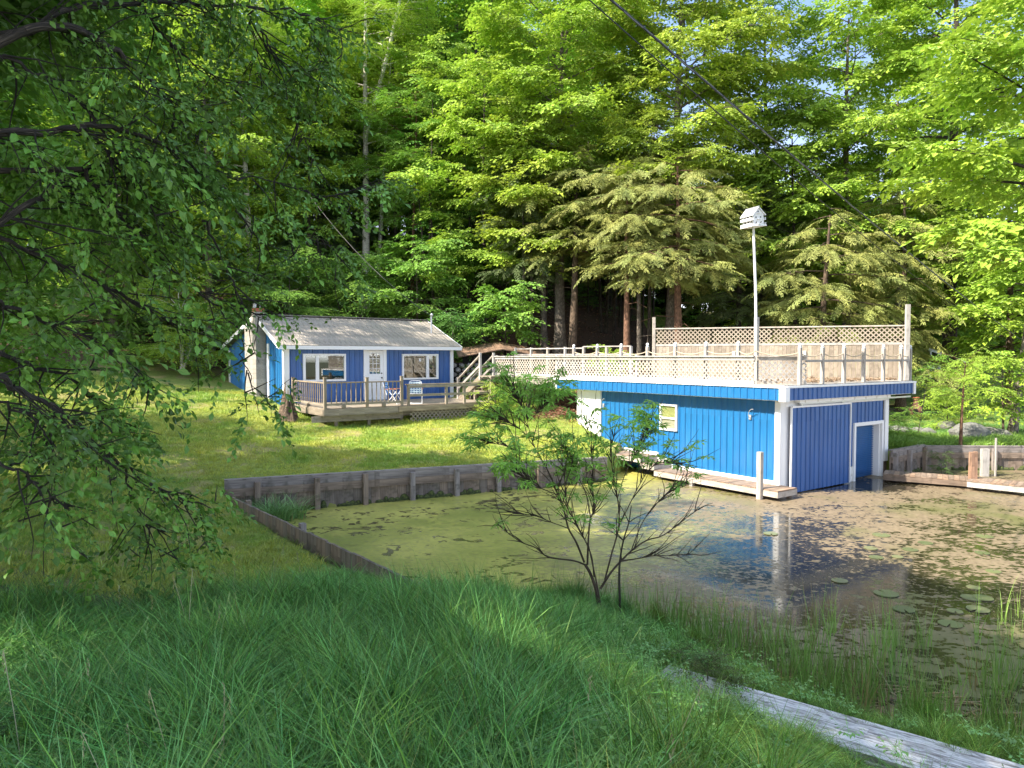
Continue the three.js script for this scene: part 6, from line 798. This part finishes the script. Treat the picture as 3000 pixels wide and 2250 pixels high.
// tussock in the pond corner, reeds along the near shore
{ const r = mulberry(57), l = TALL.map(() => []); for (let i = 0; i < 46; i++) { const a = r() * 6.28, q = Math.sqrt(r()) * 0.75; l[i % 4].push({ m: spot(V(Math.cos(a) * q, 0, Math.sin(a) * q * 0.6), r() * 6.28, 0, 0, 1.3 + r() * 0.6), c: tintOf([0.16, 0.31, 0.09], r, 0.4) }); }
  const t = thing('grass_tussock', 'tall grass clump growing in the corner of the timber sea walls', 'grass clump', [-5.75, 0, -16.9]); l.forEach((k, i) => instances('grass_tuft', t, TALL[i], M.grass, k));
  const clumps = [[1.9, 10.2, 24], [2.35, 10.1, 14], [2.9, 9.7, 14], [3.25, 9.3, 12], [3.0, 8.9, 26], [3.6, 8.6, 20], [3.9, 8.0, 26], [4.3, 8.4, 16], [4.5, 7.5, 24], [4.9, 8.9, 10], [5.3, 9.6, 14], [5.2, 7.2, 20], [5.9, 7.3, 16], [6.2, 8.6, 5], [4.15, 7.2, 22], [3.3, 8.1, 24], [0.6, 11.0, 8], [-0.4, 11.1, 10], [6.7, 9.5, 6], [6.6, 6.8, 16], [2.6, 9.4, 26], [3.9, 9.4, 10], [4.5, 9.9, 7], [5.6, 8.2, 12], [7.4, 10.3, 4], [7.0, 7.6, 12], [3.6, 7.6, 26], [4.8, 6.6, 30], [5.5, 6.3, 26], [1.3, 10.9, 16], [1.0, 10.9, 10], [2.2, 9.9, 22]];
  const rl = REED.map(() => []); for (const [x, d, n] of clumps) for (let i = 0; i < n; i++) { const a = r() * 6.28, q = Math.sqrt(r()) * 0.38; rl[i % 3].push({ m: spot(V(x + Math.cos(a) * q, -0.06, -d + Math.sin(a) * q * 0.8), r() * 6.28, (r() - 0.5) * 0.15, (r() - 0.5) * 0.15, 0.6 + r() * 0.6), c: tintOf(r() < 0.12 ? [0.25, 0.19, 0.08] : [0.19, 0.33, 0.065], r, 0.6) }); }
  const g = thing('reeds', 'upright green reeds standing in the shallow water along the near shore', 'reeds', [0, 0, 0], 0, null, 'stuff'); rl.forEach((k, i) => { instances('reed_tuft', g, REED[i], M.grassTall, k); });
  // dead reed litter on the mud
  const lit = []; for (let i = 0; i < 240; i++) { const d = 6 + r() * 2.6, x = 3 + (8.4 - d) * 1.0 + r() * 1.6; lit.push({ m: spot(V(x, Math.max(gh(x, d), 0.0) + 0.02, -d), r() * 6.28, (r() - 0.5) * 0.4, 0, 0.6 + r()), c: tintOf([0.24, 0.17, 0.09], r, 0.5) }); } const lg = new THREE.BoxGeometry(0.28, 0.008, 0.012); const ltt = instances('reed_litter', scene, lg, std({ color: rgb(1, 1, 1) }), lit); tag(ltt, 'dead straw coloured reed stalks lying on the muddy shore', 'reed litter'); }
// fallen leaves on the mulch bank, the hillside and the roof deck
{ const r = mulberry(58), pos = []; leafQuad(pos, V(-0.05, 0, 0), V(1, 0, 0), V(0, 1, 0), 0.11, 0.075, 0.3, true); const lg = fromTris(pos), l = []; const drop = (x, d, y) => l.push({ m: spot(V(x, y + 0.02, -d), r() * 6.28, (r() - 0.5) * 0.7, (r() - 0.5) * 0.7, 0.8 + r() * 0.8), c: tintOf(r() < 0.5 ? [0.24, 0.10, 0.06] : [0.34, 0.20, 0.12], r, 0.6) });
  for (let i = 0; i < 9000; i++) { const x = -1.6 + r() * 7, d = 24.8 + r() * 8; if (cover(x, d).mulch > 0.25 + r() * 0.5) drop(x, d, gh(x, d)); } for (let i = 0; i < 3500; i++) { const x = -14 + r() * 26, d = 35 + r() * 14; drop(x, d, gh(x, d)); }
  for (let i = 0; i < 1500; i++) { const u = r() * 6.8, w = r() * r() * 3.5, p = V(7.5, 0, -19.9).addScaledVector(E1, u).addScaledVector(E2, w); l.push({ m: spot(V(p.x, FL + 0.02 + r() * 0.05, p.z), r() * 6.28, (r() - 0.5) * 0.7, (r() - 0.5) * 0.7, 0.6 + r() * 0.6), c: tintOf([0.36, 0.26, 0.17], r, 0.6) }); }
  const g = instances('leaf_litter', scene, lg, M.leaf, l); tag(g, 'reddish brown fallen leaves on the bank, the forest floor and the roof deck', 'fallen leaves'); }
// lily pads
{ const s = new THREE.Shape(); s.moveTo(0, 0); for (let i = 0; i <= 20; i++) { const a = 0.16 + (i / 20) * (6.283 - 0.32); s.lineTo(Math.cos(a), Math.sin(a)); } s.closePath(); const g = new THREE.ExtrudeGeometry(s, { depth: 0.012, bevelEnabled: false, curveSegments: 4 }); g.rotateX(-Math.PI / 2); const mm = [[0.15, 0.17, 0.075], [0.17, 0.18, 0.09], [0.11, 0.13, 0.06]].map((c) => std({ color: rgb(...c), roughness: 0.38 })), r = mulberry(59), proto = new THREE.Mesh(g, mm[0]);
  for (let i = 0; i < 20; i++) { const d = 10.2 + r() * 6.5, x = 5.6 + r() * (0.76 * d - 4.6), k = proto.clone(); k.name = numbered('lily_pad'); k.material = mm[i % 3]; const q = 0.10 + r() * 0.09; k.scale.set(q, 1, q); k.position.set(x, 0.004 + (i % 5) * 0.001, -d); k.rotation.set((r() - 0.5) * 0.02, r() * 6.28, 0); scene.add(k); tag(k, 'round green lily pad floating on the dark right part of the pond', 'lily pad', 'lily pads on the pond'); } }
// wild rose on the gangway, weeds by the wall
{ const w = (name, label, x, d, y, h, cr, n, tint, seed) => tree({ name, label, category: 'shrub', x, d, y, h, r: 0.008, bark: M.barkBrown, cb: 0.1, cr, n, leaf: 'fine', tint, seed, size: 0.28, step: 0.12, trunkTo: 0.9 });
  w('rose_bush', 'small brownish green wild rose growing over the far end of the white gangway', 2.05, 7.35, 0.35, 0.62, 0.42, 14, [0.11, 0.14, 0.035], 801); w('weed', 'leafy weed growing from the water before the short grey sea wall', 14.2, 23.4, 0.0, 0.9, 0.45, 9, [0.09, 0.17, 0.03], 802); w('weed', 'low leafy weeds at the lower left corner of the frame', -1.95, 3.0, 1.95, 0.35, 0.3, 10, [0.05, 0.11, 0.03], 803); }
scene.traverse((o) => { if (o.isMesh) { o.castShadow = true; o.receiveShadow = true; } });
console.log('instances', COPIES.n);
renderer.render(scene, camera);
